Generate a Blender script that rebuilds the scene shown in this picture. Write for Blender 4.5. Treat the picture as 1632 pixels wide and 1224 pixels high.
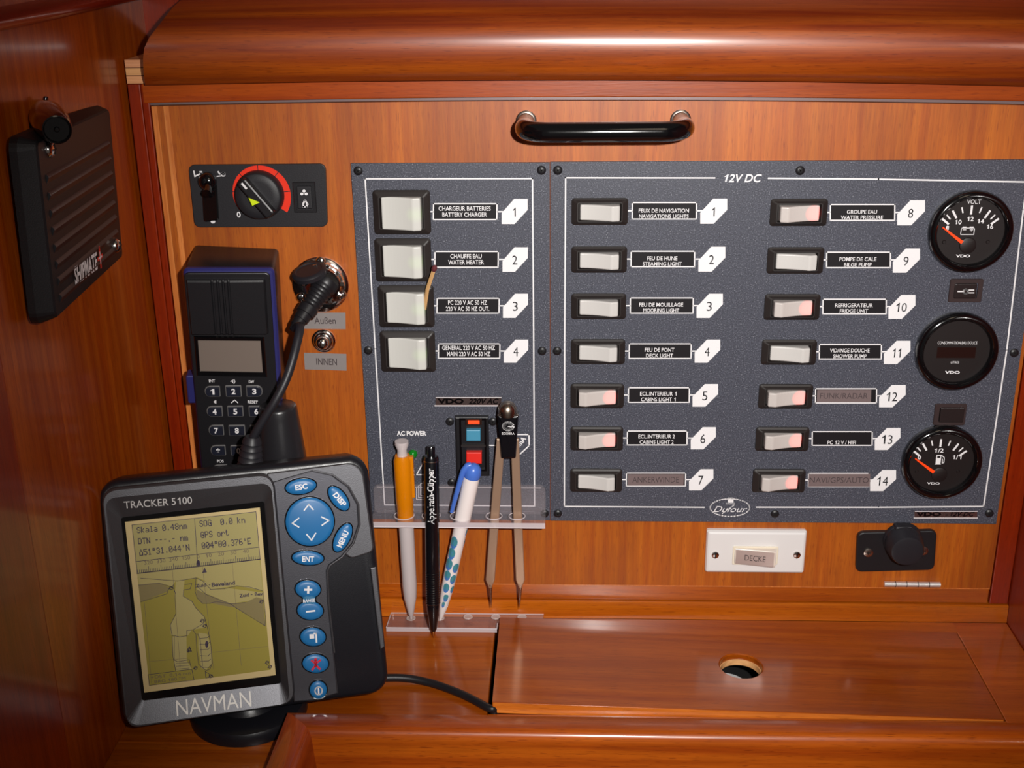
import bpy, math, random
import numpy as np
from mathutils import Matrix, Vector
random.seed(7)
PI = math.pi
for o in list(bpy.data.objects): bpy.data.objects.remove(o)
SC = bpy.context.scene
COL = SC.collection

# ------------------------------------------------------------------ camera
FPX, CX, CY = 1942.0, 816.0, 612.0
def cdir(px, py): return np.array([px - CX, -(py - CY), -FPX])
_D = cdir(898, -130); _D /= np.linalg.norm(_D)
_Z = -cdir(882, 5700); _Z -= _D * (_D @ _Z); _Z /= np.linalg.norm(_Z)
ROT = np.array([np.cross(_D, _Z), _D, _Z])
CAM = np.array([0, -0.80, 0.0])
cam = bpy.data.cameras.new('camera'); co = bpy.data.objects.new('camera', cam); COL.objects.link(co)
cam.sensor_width = 36; cam.lens = FPX / 1632 * 36; cam.clip_start = 0.01; cam.clip_end = 50
M = Matrix.Identity(4)
for i in range(3):
    for j in range(3): M[i][j] = float(ROT[i, j])
    M[i][3] = float(CAM[i])
co.matrix_world = M
SC.camera = co
# ------------------------------------------------------------------ light
w = bpy.data.worlds.new('world'); SC.world = w; w.use_nodes = True
bg = w.node_tree.nodes['Background']; bg.inputs[0].default_value = (1.0, 0.84, 0.72, 1); bg.inputs[1].default_value = 0.06
fl = bpy.data.lights.new('camera_flash', 'SPOT'); fo = bpy.data.objects.new('camera_flash', fl); COL.objects.link(fo)
fl.energy = 38; fl.color = (1.0, 0.97, 0.93); fl.spot_size = math.radians(66); fl.spot_blend = 1.0; fl.shadow_soft_size = 0.009
fo.location = (0.075, -0.80, 0.035)
fo.rotation_euler = (Vector((0.06, 0.0, -0.25)) - fo.location).to_track_quat('-Z', 'Y').to_euler()
cl = bpy.data.lights.new('cabin_lamp', 'AREA'); lo = bpy.data.objects.new('cabin_lamp', cl); COL.objects.link(lo)
cl.energy = 0.9; cl.color = (1.0, 0.80, 0.6); cl.shape = 'DISK'; cl.size = 0.5
lo.location = (0.35, -1.1, 0.75)
lo.rotation_euler = (Vector((0, 0.0, -0.3)) - lo.location).to_track_quat('-Z', 'Y').to_euler()
vs = SC.view_settings
vs.view_transform = 'Standard'; vs.look = 'None'; vs.gamma = 1; vs.use_curve_mapping = False; vs.exposure = 0.0

# ------------------------------------------------------------------ geometry helpers
def ray(px, py): return ROT @ (cdir(px, py) / FPX)
def hit(px, py, ax, val):
    r = ray(px, py); t = (val - CAM[ax]) / r[ax]; return CAM + t * r
def A(*v): return np.array(v, float)
class Fr:
    """a local frame: O origin, U right, V up, N out of the surface"""
    def __init__(s, O, U, V, N=None):
        s.O = A(*O); s.U = A(*U) / np.linalg.norm(U); s.V = A(*V) - s.U * (A(*V) @ s.U); s.V /= np.linalg.norm(s.V); s.N = np.cross(s.U, s.V)
    def px(s, x, y, w=0.0):
        r = ray(x, y); P = s.O + s.N * w; t = (s.N @ (P - CAM)) / (s.N @ r); q = CAM + t * r - s.O
        return A(q @ s.U, q @ s.V)
    def p3(s, x, y, w=0.0):
        a = s.px(x, y, w); return A(a[0], a[1], w)
    def world(s, p): return s.O + s.U * p[0] + s.V * p[1] + s.N * p[2]
    def local(s, q):
        d = A(*q) - s.O; return A(d @ s.U, d @ s.V, d @ s.N)
    def mat(s):
        m = Matrix.Identity(4)
        for i in range(3): m[i][0] = s.U[i]; m[i][1] = s.V[i]; m[i][2] = s.N[i]; m[i][3] = s.O[i]
        return m
    def sub(s, O, U, V):   # sub-frame, arguments in local coords
        c = lambda d: s.U * d[0] + s.V * d[1] + s.N * d[2]
        return Fr(s.world(O), c(U), c(V))
WORLD = Fr((0, 0, 0), (1, 0, 0), (0, 1, 0))
def wallfr(x, z, y): return Fr((x, y, z), (1, 0, 0), (0, 0, 1))

class MB:
    def __init__(s): s.v = []; s.f = []; s.sm = []
    def add(s, vs_, fs, smooth=False):
        b = len(s.v); s.v += [tuple(float(c) for c in p) for p in vs_]
        s.f += [tuple(i + b for i in f) for f in fs]; s.sm += [smooth] * len(fs); return s
    def rings(s, rs, smooth=False, cap0=True, cap1=True, closed=True):
        n = len(rs[0]); vv = [p for r in rs for p in r]; ff = []
        for k in range(len(rs) - 1):
            for i in range(n if closed else n - 1):
                j = (i + 1) % n; ff.append((k * n + i, k * n + j, (k + 1) * n + j, (k + 1) * n + i))
        s.add(vv, ff, smooth)
        b = len(s.v) - len(vv)
        if cap0: s.f.append(tuple(b + i for i in range(n - 1, -1, -1))); s.sm.append(False)
        if cap1: s.f.append(tuple(b + (len(rs) - 1) * n + i for i in range(n))); s.sm.append(False)
        return s
    def prism(s, poly, w0, w1, ch=0.0, smooth=False):
        """polygon (u,v) extruded along w with a chamfer of size ch at the top"""
        poly = ccw(poly)
        rs = [[(a, b, w0) for a, b in poly]]
        if ch > 0:
            rs.append([(a, b, w1 - ch) for a, b in poly])
            rs.append([(a, b, w1 - ch * .3) for a, b in inset(poly, ch * .3)])
            rs.append([(a, b, w1) for a, b in inset(poly, ch)])
        else: rs.append([(a, b, w1) for a, b in poly])
        return s.rings(rs, smooth)
    def box(s, a, b):
        (x0, y0, z0), (x1, y1, z1) = a, b
        return s.prism([(x0, y0), (x1, y0), (x1, y1), (x0, y1)], min(z0, z1), max(z0, z1))
    def ringplate(s, outer, inner, w0, w1, ch=0.0):
        """flat ring between two outlines with the same number of points"""
        o, i = ccw(outer), ccw(inner)
        rs = [[(a, b, w0) for a, b in i], [(a, b, w0) for a, b in o], [(a, b, w1 - ch) for a, b in o], [(a, b, w1) for a, b in (inset(o, ch) if ch else o)], [(a, b, w1) for a, b in i], [(a, b, w0) for a, b in i]]
        return s.rings(rs, False, False, False)
    def lathe(s, c, prof, n=32, axis=(0, 0, 1), smooth=True, cap0=True, cap1=True):
        """prof: list of (distance along axis, radius)"""
        ax = A(*axis); ax /= np.linalg.norm(ax)
        h = A(0, 0, 1) if abs(ax[2]) < .9 else A(1, 0, 0)
        e1 = np.cross(ax, h); e1 /= np.linalg.norm(e1); e2 = np.cross(ax, e1); c = A(*c)
        rs = [[c + ax * t + (e1 * math.cos(2 * PI * i / n) + e2 * math.sin(2 * PI * i / n)) * r for i in range(n)] for t, r in prof]
        return s.rings(rs, smooth, cap0, cap1)
    def tube(s, pts, rad, n=12, smooth=True):
        pts = [A(*p) for p in pts]
        if not hasattr(rad, '__len__'): rad = [rad] * len(pts)
        rs = []; prev = None
        for k, p in enumerate(pts):
            t = pts[min(k + 1, len(pts) - 1)] - pts[max(k - 1, 0)]; t /= np.linalg.norm(t)
            if prev is None:
                h = A(0, 0, 1) if abs(t[2]) < .9 else A(1, 0, 0); e1 = np.cross(t, h)
            else: e1 = prev - t * (prev @ t)
            e1 /= np.linalg.norm(e1); e2 = np.cross(t, e1); prev = e1
            rs.append([p + (e1 * math.cos(2 * PI * i / n) + e2 * math.sin(2 * PI * i / n)) * rad[k] for i in range(n)])
        return s.rings(rs, smooth)
    def ribbon(s, pts, wd, w, h=0.00003, closed=False):
        pts = [A(*p) for p in pts]; n = len(pts)
        for k in range(n if closed else n - 1):
            a, b = pts[k], pts[(k + 1) % n]; d = b - a; L = np.linalg.norm(d)
            if L < 1e-9: continue
            d /= L; q = A(-d[1], d[0]) * wd / 2; e = d * wd / 2
            s.prism([a - q - e, b - q + e, b + q + e, a + q - e], w - h, w)
        return s
def ccw(p):
    a = sum(p[i][0] * p[(i + 1) % len(p)][1] - p[(i + 1) % len(p)][0] * p[i][1] for i in range(len(p)))
    return [tuple(q) for q in (p if a > 0 else p[::-1])]
def inset(poly, d):
    n = len(poly); out = []
    for i in range(n):
        p0, p1, p2 = A(*poly[i - 1]), A(*poly[i]), A(*poly[(i + 1) % n])
        a = p1 - p0; b = p2 - p1; la, lb = np.linalg.norm(a), np.linalg.norm(b)
        if la < 1e-9 or lb < 1e-9: out.append(tuple(p1)); continue
        na = A(-a[1], a[0]) / la; nb = A(-b[1], b[0]) / lb; m = na + nb; k = m @ m
        out.append(tuple(p1 + m * (2 * d / k if k > .3 else 0)))
    return out
def rr(cx, cy, w, h, r, n=5):
    """rounded rectangle outline"""
    o = []
    for sx, sy, a0 in ((1, 1, 0), (-1, 1, 90), (-1, -1, 180), (1, -1, 270)):
        for k in range(n + 1):
            a = math.radians(a0 + 90 * k / n); o.append((cx + sx * (w / 2 - r) + r * math.cos(a), cy + sy * (h / 2 - r) + r * math.sin(a)))
    return o
def quad_round(c, r, n=5):
    """convex polygon c with rounded corners"""
    c = ccw(c); o = []; m = len(c)
    for i in range(m):
        p0, p1, p2 = A(*c[i - 1]), A(*c[i]), A(*c[(i + 1) % m])
        a = (p0 - p1) / np.linalg.norm(p0 - p1); b = (p2 - p1) / np.linalg.norm(p2 - p1)
        rad = r[i] if hasattr(r, '__len__') else r
        th = math.acos(max(-1, min(1, a @ b))); t = rad / math.tan(th / 2)
        s0, s1 = p1 + a * t, p1 + b * t
        for k in range(n + 1):
            u = k / n; o.append(tuple((1 - u) ** 2 * s0 + 2 * u * (1 - u) * (p1 * .8 + (s0 + s1) * .1) + u * u * s1))
    return o
def ell(cx, cy, rx, ry, ang=0, n=28, a0=0, a1=360):
    o = []; ca, sa = math.cos(ang), math.sin(ang); full = (a1 - a0) == 360
    for k in range(n if full else n + 1):
        t = math.radians(a0 + (a1 - a0) * k / n); x, y = rx * math.cos(t), ry * math.sin(t)
        o.append((cx + x * ca - y * sa, cy + x * sa + y * ca))
    return o

def obj(name, mb, mat, parent=None, label=None, loc=None, bevel=0, seg=2):
    me = bpy.data.meshes.new(name); me.from_pydata(mb.v, [], mb.f); me.update()
    me.polygons.foreach_set('use_smooth', mb.sm)
    if bevel == 0 and any(mb.sm):
        try: me.set_sharp_from_angle(angle=math.radians(42))
        except Exception: pass
    me.materials.append(mat)
    o = bpy.data.objects.new(name, me); COL.objects.link(o)
    if parent is not None: o.parent = parent
    if loc is not None: o.location = loc
    if label: o['label'] = label
    if bevel:
        m = o.modifiers.new('bevel', 'BEVEL'); m.width = bevel; m.segments = seg; m.limit_method = 'ANGLE'; m.angle_limit = math.radians(35)
    return o
def thing(name, label, cat, fr, group=None):
    o = bpy.data.objects.new(name, None); COL.objects.link(o); o.matrix_world = fr.mat(); o.empty_display_size = .01
    o['label'] = label; o['category'] = cat
    if group: o['group'] = group
    return o
def struct(name, mb, mat, bevel=0, parent=None, seg=2):
    o = obj(name, mb, mat, parent, bevel=bevel, seg=seg)
    if parent is None: o['kind'] = 'structure'
    return o
def dup(o, loc=None, parent=None):
    c = o.copy(); COL.objects.link(c)
    if parent is not None: c.parent = parent
    if loc is not None: c.location = loc
    for ch in o.children: dup(ch, parent=c)
    return c

_tc = {}
ONE = [(.30, 0), (.42, 0), (.42, .70), (.34, .70), (.26, .60), (.14, .53), (.14, .44), (.22, .47), (.30, .52)]
def glyphs(s, bold=0.0, shear=0.0, ls=1.0):
    key = (s, bold, shear)
    if key in _tc: return _tc[key]
    if '1' in s and s != '1' or s == '1':
        # the built-in font draws 1 as a bare bar: set each run separately and draw a flagged 1
        v, f, x = [], [], 0.0
        runs = []
        for ch in s:
            if ch == '1' or not runs or runs[-1] == '1': runs.append(ch)
            else: runs[-1] += ch
        for r in runs:
            b = len(v)
            if r == '1':
                e = bold * .8
                v += [(x + px_ + (e if px_ > .36 else -e) + shear * py_, py_) for px_, py_ in ONE]; f += [(b + 0, b + 1, b + 2, b + 3, b + 4, b + 8), (b + 8, b + 4, b + 5), (b + 8, b + 5, b + 6, b + 7)]; x += .56
            else:
                if r.strip() == '': x += .28 * len(r); continue
                gv, gf = glyphs(r, bold, shear); m0 = min(p[0] for p in gv); m1_ = max(p[0] for p in gv)
                lead = .28 * (len(r) - len(r.lstrip())); trail = .28 * (len(r) - len(r.rstrip()))
                v += [(x + lead + p[0] - m0 + .05, p[1]) for p in gv]; f += [tuple(i + b for i in q) for q in gf]; x += lead + (m1_ - m0) + .10 + trail
        _tc[key] = (v, f); return v, f
    cu = bpy.data.curves.new('t', 'FONT'); cu.body = s; cu.size = 1; cu.offset = bold; cu.shear = shear; cu.resolution_u = 3; cu.space_line = ls
    o = bpy.data.objects.new('t', cu); COL.objects.link(o)
    dg = bpy.context.evaluated_depsgraph_get(); me = bpy.data.meshes.new_from_object(o.evaluated_get(dg))
    v = [(p.co.x, p.co.y) for p in me.vertices]; f = [tuple(p.vertices) for p in me.polygons]
    bpy.data.objects.remove(o); bpy.data.curves.remove(cu); bpy.data.meshes.remove(me)
    _tc[key] = (v, f); return v, f
def text(mb, s, F, pL, pR, hpx, w, bold=0.02, shear=0.0, vert=None):
    """lettering s between pixels pL and pR (middle of its height), hpx pixels tall, at height w over frame F"""
    v, f = glyphs(s, bold, shear)
    if not v: return mb
    xs = [p[0] for p in v]; ys = [p[1] for p in v]; x0, x1, y0, y1 = min(xs), max(xs), min(ys), max(ys)
    a, b = F.px(*pL, w), F.px(*pR, w); c = (a + b) / 2; d = b - a; W = np.linalg.norm(d); d /= W; q = A(-d[1], d[0])
    m = ((pL[0] + pR[0]) / 2, (pL[1] + pR[1]) / 2)
    pd = A(pR[0] - pL[0], pR[1] - pL[1]); pd /= np.linalg.norm(pd)
    H = np.linalg.norm(F.px(m[0] - pd[1] * hpx / 2, m[1] + pd[0] * hpx / 2, w) - F.px(m[0] + pd[1] * hpx / 2, m[1] - pd[0] * hpx / 2, w))
    sx, sy = W / (x1 - x0), H / (y1 - y0)
    pts = [c + d * ((p[0] - (x0 + x1) / 2) * sx) + q * ((p[1] - (y0 + y1) / 2) * sy) for p in v]
    return mb.add([(p[0], p[1], w) for p in pts], f)

# ------------------------------------------------------------------ materials
def lin(c): return tuple(((x / 255) / 12.92 if x / 255 <= .04045 else ((x / 255 + .055) / 1.055) ** 2.4) for x in c) + (1,)
def mat(name, rgb, rough=.5, metal=0, coat=0, spec=.5, trans=0, emit=None, es=0, ior=1.45, alpha=1, bump=0, bscale=2000, coat_r=.06):
    m = bpy.data.materials.new(name); m.use_nodes = True; nt = m.node_tree; b = nt.nodes['Principled BSDF']
    b.inputs['Base Color'].default_value = lin(rgb); b.inputs['Roughness'].default_value = rough; b.inputs['Metallic'].default_value = metal
    b.inputs['Coat Weight'].default_value = coat; b.inputs['Coat Roughness'].default_value = coat_r; b.inputs['Specular IOR Level'].default_value = spec
    b.inputs['Transmission Weight'].default_value = trans; b.inputs['IOR'].default_value = ior; b.inputs['Alpha'].default_value = alpha
    if emit: b.inputs['Emission Color'].default_value = lin(emit); b.inputs['Emission Strength'].default_value = es
    # faint procedural variation so that nothing is a perfectly even colour
    tc = nt.nodes.new('ShaderNodeTexCoord'); no = nt.nodes.new('ShaderNodeTexNoise'); no.inputs['Scale'].default_value = bscale; no.inputs['Detail'].default_value = 3
    nt.links.new(tc.outputs['Object'], no.inputs['Vector'])
    mr = nt.nodes.new('ShaderNodeMapRange'); mr.inputs['To Min'].default_value = max(0, rough - .05); mr.inputs['To Max'].default_value = min(1, rough + .05)
    nt.links.new(no.outputs['Fac'], mr.inputs['Value']); nt.links.new(mr.outputs['Result'], b.inputs['Roughness'])
    if bump:
        bp = nt.nodes.new('ShaderNodeBump'); bp.inputs['Strength'].default_value = bump; bp.inputs['Distance'].default_value = .0002
        nt.links.new(no.outputs['Fac'], bp.inputs['Height']); nt.links.new(bp.outputs['Normal'], b.inputs['Normal'])
    return m
def wood(name, c1, c2, dark, grain='z', rough=.32, coat=.35, stripe=70, pores=True, coat_r=.12, big=1.0, loc=(0, 0, 0)):
    """varnished timber: long streaks along the grain, broad tone bands and short dark pores"""
    m = bpy.data.materials.new(name); m.use_nodes = True; nt = m.node_tree; N = nt.nodes; L = nt.links; b = N['Principled BSDF']
    tc = N.new('ShaderNodeTexCoord'); gi = 'xyz'.index(grain)
    def noise(sc, stretch, det=4, dist=0):
        mp = N.new('ShaderNodeMapping'); v = [sc] * 3; v[gi] = sc * stretch; mp.inputs['Scale'].default_value = v; mp.inputs['Location'].default_value = loc
        L.new(tc.outputs['Object'], mp.inputs['Vector']); n = N.new('ShaderNodeTexNoise'); n.inputs['Scale'].default_value = 1; n.inputs['Detail'].default_value = det; n.inputs['Distortion'].default_value = dist
        L.new(mp.outputs['Vector'], n.inputs['Vector']); return n.outputs['Fac']
    def ramp(f, a, b_, ca, cb):
        r = N.new('ShaderNodeValToRGB'); r.color_ramp.elements[0].position = a; r.color_ramp.elements[1].position = b_
        r.color_ramp.elements[0].color = ca; r.color_ramp.elements[1].color = cb; L.new(f, r.inputs['Fac']); return r.outputs['Color']
    def mix(f, a, b_, mode='MIX'):
        x = N.new('ShaderNodeMix'); x.data_type = 'RGBA'; x.blend_type = mode
        if isinstance(f, float): x.inputs[0].default_value = f
        else: L.new(f, x.inputs[0])
        L.new(a, x.inputs[6]); L.new(b_, x.inputs[7]); return x.outputs[2]
    streak = ramp(noise(stripe * 3.2, .03, 5, .3), .32, .68, lin(c1), lin(c2))
    broad = ramp(noise(stripe * .32 * big, .12, 2, .6), .3, .7, (.74, .70, .66, 1), (1.14, 1.16, 1.2, 1))
    col = mix(1.0, streak, broad, 'MULTIPLY')
    fine = ramp(noise(900, .05, 2), .25, .8, (.84, .82, .8, 1), (1.12, 1.12, 1.12, 1)); col = mix(1.0, col, fine, 'MULTIPLY')
    if pores:
        pf = ramp(noise(1500, .07, 1), .62, .72, (0, 0, 0, 1), (.55, .55, .55, 1))
        dk = N.new('ShaderNodeRGB'); dk.outputs[0].default_value = lin(dark); col = mix(pf, col, dk.outputs[0])
    L.new(col, b.inputs['Base Color'])
    b.inputs['Roughness'].default_value = rough; b.inputs['Coat Weight'].default_value = coat; b.inputs['Coat Roughness'].default_value = coat_r; b.inputs['Specular IOR Level'].default_value = .4
    bp = N.new('ShaderNodeBump'); bp.inputs['Strength'].default_value = .10; bp.inputs['Distance'].default_value = .0003
    L.new(noise(1100, .06, 2), bp.inputs['Height']); L.new(bp.outputs['Normal'], b.inputs['Normal'])
    return m
def speckle(name, base, speck, amt=.5, scale=2600, rough=.42):
    m = mat(name, base, rough); nt = m.node_tree; N = nt.nodes; L = nt.links; b = N['Principled BSDF']
    tc = N.new('ShaderNodeTexCoord'); n = N.new('ShaderNodeTexNoise'); n.inputs['Scale'].default_value = scale; n.inputs['Detail'].default_value = 2
    L.new(tc.outputs['Object'], n.inputs['Vector']); r = N.new('ShaderNodeValToRGB'); e = r.color_ramp.elements
    e[0].position = .36; e[0].color = tuple(c * .62 for c in lin(base)[:3]) + (1,); e[1].position = .62; e[1].color = tuple(c * 1.22 for c in lin(base)[:3]) + (1,)
    x = r.color_ramp.elements.new(.72); x.color = lin(speck)
    L.new(n.outputs['Fac'], r.inputs['Fac']); L.new(r.outputs['Color'], b.inputs['Base Color'])
    bp = N.new('ShaderNodeBump'); bp.inputs['Strength'].default_value = .35; bp.inputs['Distance'].default_value = .0002
    L.new(n.outputs['Fac'], bp.inputs['Height']); L.new(bp.outputs['Normal'], b.inputs['Normal']); return m
def lamp_plastic(name, base, glow, centre, rad, strength):
    """milky plastic with a small lamp alight behind it at centre (object coordinates)"""
    m = mat(name, base, .38, coat=.1); nt = m.node_tree; N = nt.nodes; L = nt.links; b = N['Principled BSDF']
    b.inputs['Subsurface Weight'].default_value = .0
    tc = N.new('ShaderNodeTexCoord'); d = N.new('ShaderNodeVectorMath'); d.operation = 'DISTANCE'; d.inputs[1].default_value = centre
    L.new(tc.outputs['Object'], d.inputs[0]); mr = N.new('ShaderNodeMapRange'); mr.interpolation_type = 'SMOOTHSTEP'
    mr.inputs['From Min'].default_value = rad * .35; mr.inputs['From Max'].default_value = rad; mr.inputs['To Min'].default_value = strength; mr.inputs['To Max'].default_value = 0
    L.new(d.outputs['Value'], mr.inputs['Value']); L.new(mr.outputs['Result'], b.inputs['Emission Strength']); b.inputs['Emission Color'].default_value = lin(glow)
    return m

W_DOOR = wood('door_veneer', (158, 74, 8), (178, 94, 15), (122, 48, 4), 'y', stripe=60, big=1.2, rough=.45, coat=.35, coat_r=.42)
W_EDGE = wood('door_edge', (200, 112, 50), (224, 142, 76), (160, 80, 36), 'y', stripe=110)
W_RED = wood('red_timber', (120, 28, 1), (138, 40, 2), (84, 16, 1), 'z', stripe=45)
W_REDX = wood('red_timber_across', (140, 52, 2), (162, 70, 5), (96, 26, 2), 'x', stripe=45, coat=.2)
W_WALL = wood('wall_timber', (160, 62, 4), (190, 90, 12), (116, 38, 4), 'z', stripe=60, coat=.45, coat_r=.14)
W_SHELF = wood('shelf_timber', (154, 68, 6), (178, 90, 14), (116, 44, 6), 'x', stripe=55, coat=.5, coat_r=.09)
W_TRIM = wood('trim_timber', (172, 82, 8), (192, 102, 16), (124, 50, 6), 'x', stripe=55)
W_SILL = wood('sill_timber', (156, 70, 6), (178, 88, 12), (116, 40, 10), 'x', stripe=55)
W_CORN = wood('cornice_timber', (118, 38, 2), (160, 74, 6), (88, 24, 2), 'x', stripe=40, coat=1.0, rough=.45, coat_r=.25, big=1.6)
W_RAIL = wood('fiddle_timber', (144, 54, 5), (186, 90, 14), (100, 32, 4), 'x', stripe=40, coat=.5, coat_r=.13, big=1.5)
W_RAILY = wood('fiddle_timber_side', (140, 46, 10), (176, 74, 20), (100, 34, 8), 'y', stripe=40, coat=.5, coat_r=.13)
PLY = [wood('ply_%d' % i, c, tuple(min(255, k + 16) for k in c), (140, 80, 50), 'x', stripe=120, pores=False, coat=0) for i, c in enumerate([(222, 160, 110), (226, 170, 112), (216, 152, 108)])]
GLUE = mat('glue_line', (96, 50, 30), .7)
GREYLINE = mat('grey_door_gap_strip', (122, 104, 104), .35, .3)
BLACKP = mat('black_plastic', (26, 25, 28), .38, bump=.15, bscale=1500)
BLACKM = mat('matt_black_plastic', (30, 29, 33), .5, bump=.3, bscale=1800)
SWF = mat('switch_frame_plastic', (38, 33, 32), .45)
BLACKG = mat('gloss_black', (8, 8, 10), .12, coat=.8)
RUBBER = mat('black_rubber', (32, 31, 36), .45)
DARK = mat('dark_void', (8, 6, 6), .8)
GREY = speckle('panel_grey', (72, 74, 85), (136, 137, 145), scale=1250)
PRINT = mat('white_print', (228, 226, 228), .6)
BLK_PR = mat('black_print', (26, 26, 30), .6)
STRIP = mat('label_strip_black', (22, 19, 23), .55, spec=.3)
TAPE = mat('grey_label_tape', (128, 112, 112), .3, .25)
TAPE2 = mat('silver_label_tape', (158, 150, 148), .3, .35)
TAPETXT = mat('label_tape_lettering', (70, 60, 62), .5)
CHROME = mat('chrome', (225, 222, 220), .12, 1)
STEEL = mat('brushed_steel', (180, 168, 160), .28, 1)
BRASSY = mat('nickel_leg', (182, 150, 126), .34, .55)
WHITEP = mat('white_plate_plastic', (222, 219, 218), .22, coat=.3)
REDRING = mat('red_dial_print', (226, 44, 14), .5)
YEL = mat('yellow_print', (205, 225, 20), .5)
NEEDLE = mat('orange_needle', (255, 70, 10), .5, emit=(255, 60, 0), es=.12)
DIAL = mat('dial_black', (24, 17, 17), .5)
GPSBODY = mat('plotter_black', (24, 24, 29), .34, bump=.2, bscale=1400)
GPSGREY = mat('plotter_grey', (98, 98, 102), .46, .85, bump=.3, bscale=1800)
BLUEK = mat('blue_key', (30, 104, 160), .4)
BLUET = mat('blue_trim', (40, 40, 98), .4)
LCD1 = mat('lcd_olive', (150, 138, 66), .25)
LCD_T = mat('lcd_text_field', (166, 156, 104), .25)
LCD_B = mat('lcd_border', (198, 178, 128), .3)
LCD_L = mat('lcd_channel', (170, 158, 104), .25)
LCD_H = mat('lcd_shoal', (134, 122, 84), .25)
LCD_I = mat('lcd_ink', (66, 56, 72), .4)
LCD_I2 = mat('lcd_ink_faint', (112, 98, 80), .4)
LCDP = mat('handset_lcd', (116, 104, 96), .3)
def acrylic_mat(d0=.10):
    m = bpy.data.materials.new('clear_acrylic'); m.use_nodes = True; nt = m.node_tree; N = nt.nodes; L = nt.links
    N.remove(N['Principled BSDF']); tr = N.new('ShaderNodeBsdfTransparent'); tr.inputs[0].default_value = (.96, .95, .96, 1)
    gl = N.new('ShaderNodeBsdfGlossy'); gl.inputs['Roughness'].default_value = .08; df = N.new('ShaderNodeBsdfDiffuse'); df.inputs[0].default_value = lin((232, 222, 226))
    lw_ = N.new('ShaderNodeLayerWeight'); pw = N.new('ShaderNodeMath'); pw.operation = 'POWER'; pw.inputs[1].default_value = 4; L.new(lw_.outputs['Facing'], pw.inputs[0]); fr = N.new('ShaderNodeMath'); fr.operation = 'MULTIPLY_ADD'; fr.inputs[1].default_value = .5; fr.inputs[2].default_value = .04; L.new(pw.outputs[0], fr.inputs[0]); m1_ = N.new('ShaderNodeMixShader'); m2_ = N.new('ShaderNodeMixShader')
    no = N.new('ShaderNodeTexNoise'); no.inputs['Scale'].default_value = 160; mr = N.new('ShaderNodeMapRange'); mr.inputs['To Min'].default_value = d0 * .7; mr.inputs['To Max'].default_value = d0 * 1.3
    L.new(no.outputs['Fac'], mr.inputs['Value']); L.new(mr.outputs['Result'], m1_.inputs[0]); L.new(tr.outputs[0], m1_.inputs[1]); L.new(df.outputs[0], m1_.inputs[2])
    L.new(fr.outputs[0], m2_.inputs[0]); L.new(m1_.outputs[0], m2_.inputs[1]); L.new(gl.outputs[0], m2_.inputs[2]); L.new(m2_.outputs[0], N['Material Output'].inputs[0]); return m
ACRYL = acrylic_mat(.07); ACRYL_GLOW = acrylic_mat(.45)  # the second is whiter, painting the light caught in acrylic edges
ORANGE = mat('orange_translucent', (236, 140, 8), .25, trans=.25, coat=.4)
CLEARP = mat('frosted_pen_plastic', (212, 200, 200), .3, trans=.15, coat=.2)
PENBLUE = mat('pen_blue', (72, 112, 200), .3, coat=.2)
PENWHITE = mat('pen_white', (238, 228, 226), .3, coat=.2)

# ================================================================== SETTING
XL, XR, Z0 = -0.2865, 0.331, -0.4935
# left wall: two boards with a seam between, running from below the shelf to above the frame
def yzpanel(name, y0, y1, z0, z1, x0, x1, m, bevel=0, seg=3):
    mb = MB(); mb.box((x0, y0, z0), (x1, y1, z1)); return struct(name, mb, m, bevel, seg=seg)
yzpanel('wall_left', -.2245, .10, -.56, .16, XL - .018, XL, W_WALL)
yzpanel('trim_1', -.62, -.2252, -.56, .16, XL - .018, XL + .0015, wood('post_timber', (152, 50, 3), (176, 66, 6), (104, 28, 2), 'z', stripe=45), .003)
# overhead lip on the left wall
mb = MB()
prof = [(-.3045, -.053), (-.2835, -.0535), (-.2785, -.0525), (-.2765, -.050), (-.2765, -.0475), (-.279, -.0448), (-.2865, -.0425), (-.3045, -.038)]
ys = [-.62, .098]
h = hit(0, 53, 0, -.2785); h2 = hit(231, 0, 0, -.2785)
sl = (h2[2] - h[2]) / (h2[1] - h[1]); zb = h[2] - sl * h[1] + .0535
mb.rings([[(x, y, z + zb + sl * y) for x, z in prof[::-1]] for y in ys], True)
struct('trim_2', mb, wood('lip_timber', (130, 32, 10), (150, 42, 12), (80, 18, 6), 'y', stripe=45, coat=.5))
# right wall
yzpanel('wall_right', -.62, .012, -.56, .16, XR, XR + .018, wood('right_wall_timber', (126, 34, 8), (146, 46, 12), (80, 18, 4), 'z', stripe=45))
# back wall carcass behind everything (also closes the door opening)
mb = MB(); mb.box((XL - .01, .058, -.56), (XR + .02, .070, .16)); struct('wall_back', mb, W_RED)
# left stile, right stile, top rail, sill, lower ledge: one frame around the drop-down door
DL, DR = -.2693, .3160
mb = MB(); mb.box((-.2835, .0, -.4793), (-.2752, .018, -.0975)); struct('trim_3', mb, W_RED, .0006)
mb = MB(); mb.box((-.2750, .0004, -.4793), (DL - .0012, .018, -.0975)); struct('trim_4', mb, W_RED, .0006)
mb = MB(); mb.box((DR + .0012, .0, -.4793), (XR - .0003, .018, -.0975)); struct('trim_5', mb, W_RED, .0006)
def bowz(pts, n=24, xs=(-.2682, .40), y=0.0):
    q = [hit(a, b, 1, y) for a, b in pts]; X = [p[0] for p in q]; Z = [p[2] for p in q]
    X.append(.45); Z.append(Z[-1] + (Z[-1] - Z[-2]) / (X[-2] - X[-3]) * (.45 - X[-2]) * 1.15)
    c = np.polyfit(X[:-1], Z[:-1], 2); return lambda x: float(np.polyval(c, x))
zc = bowz([(231, 133), (580, 127.5), (990, 124.5), (1632, 134.5)])
zr = bowz([(240, 164.5), (580, 157.5), (990, 154.5), (1632, 161.5)])
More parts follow.
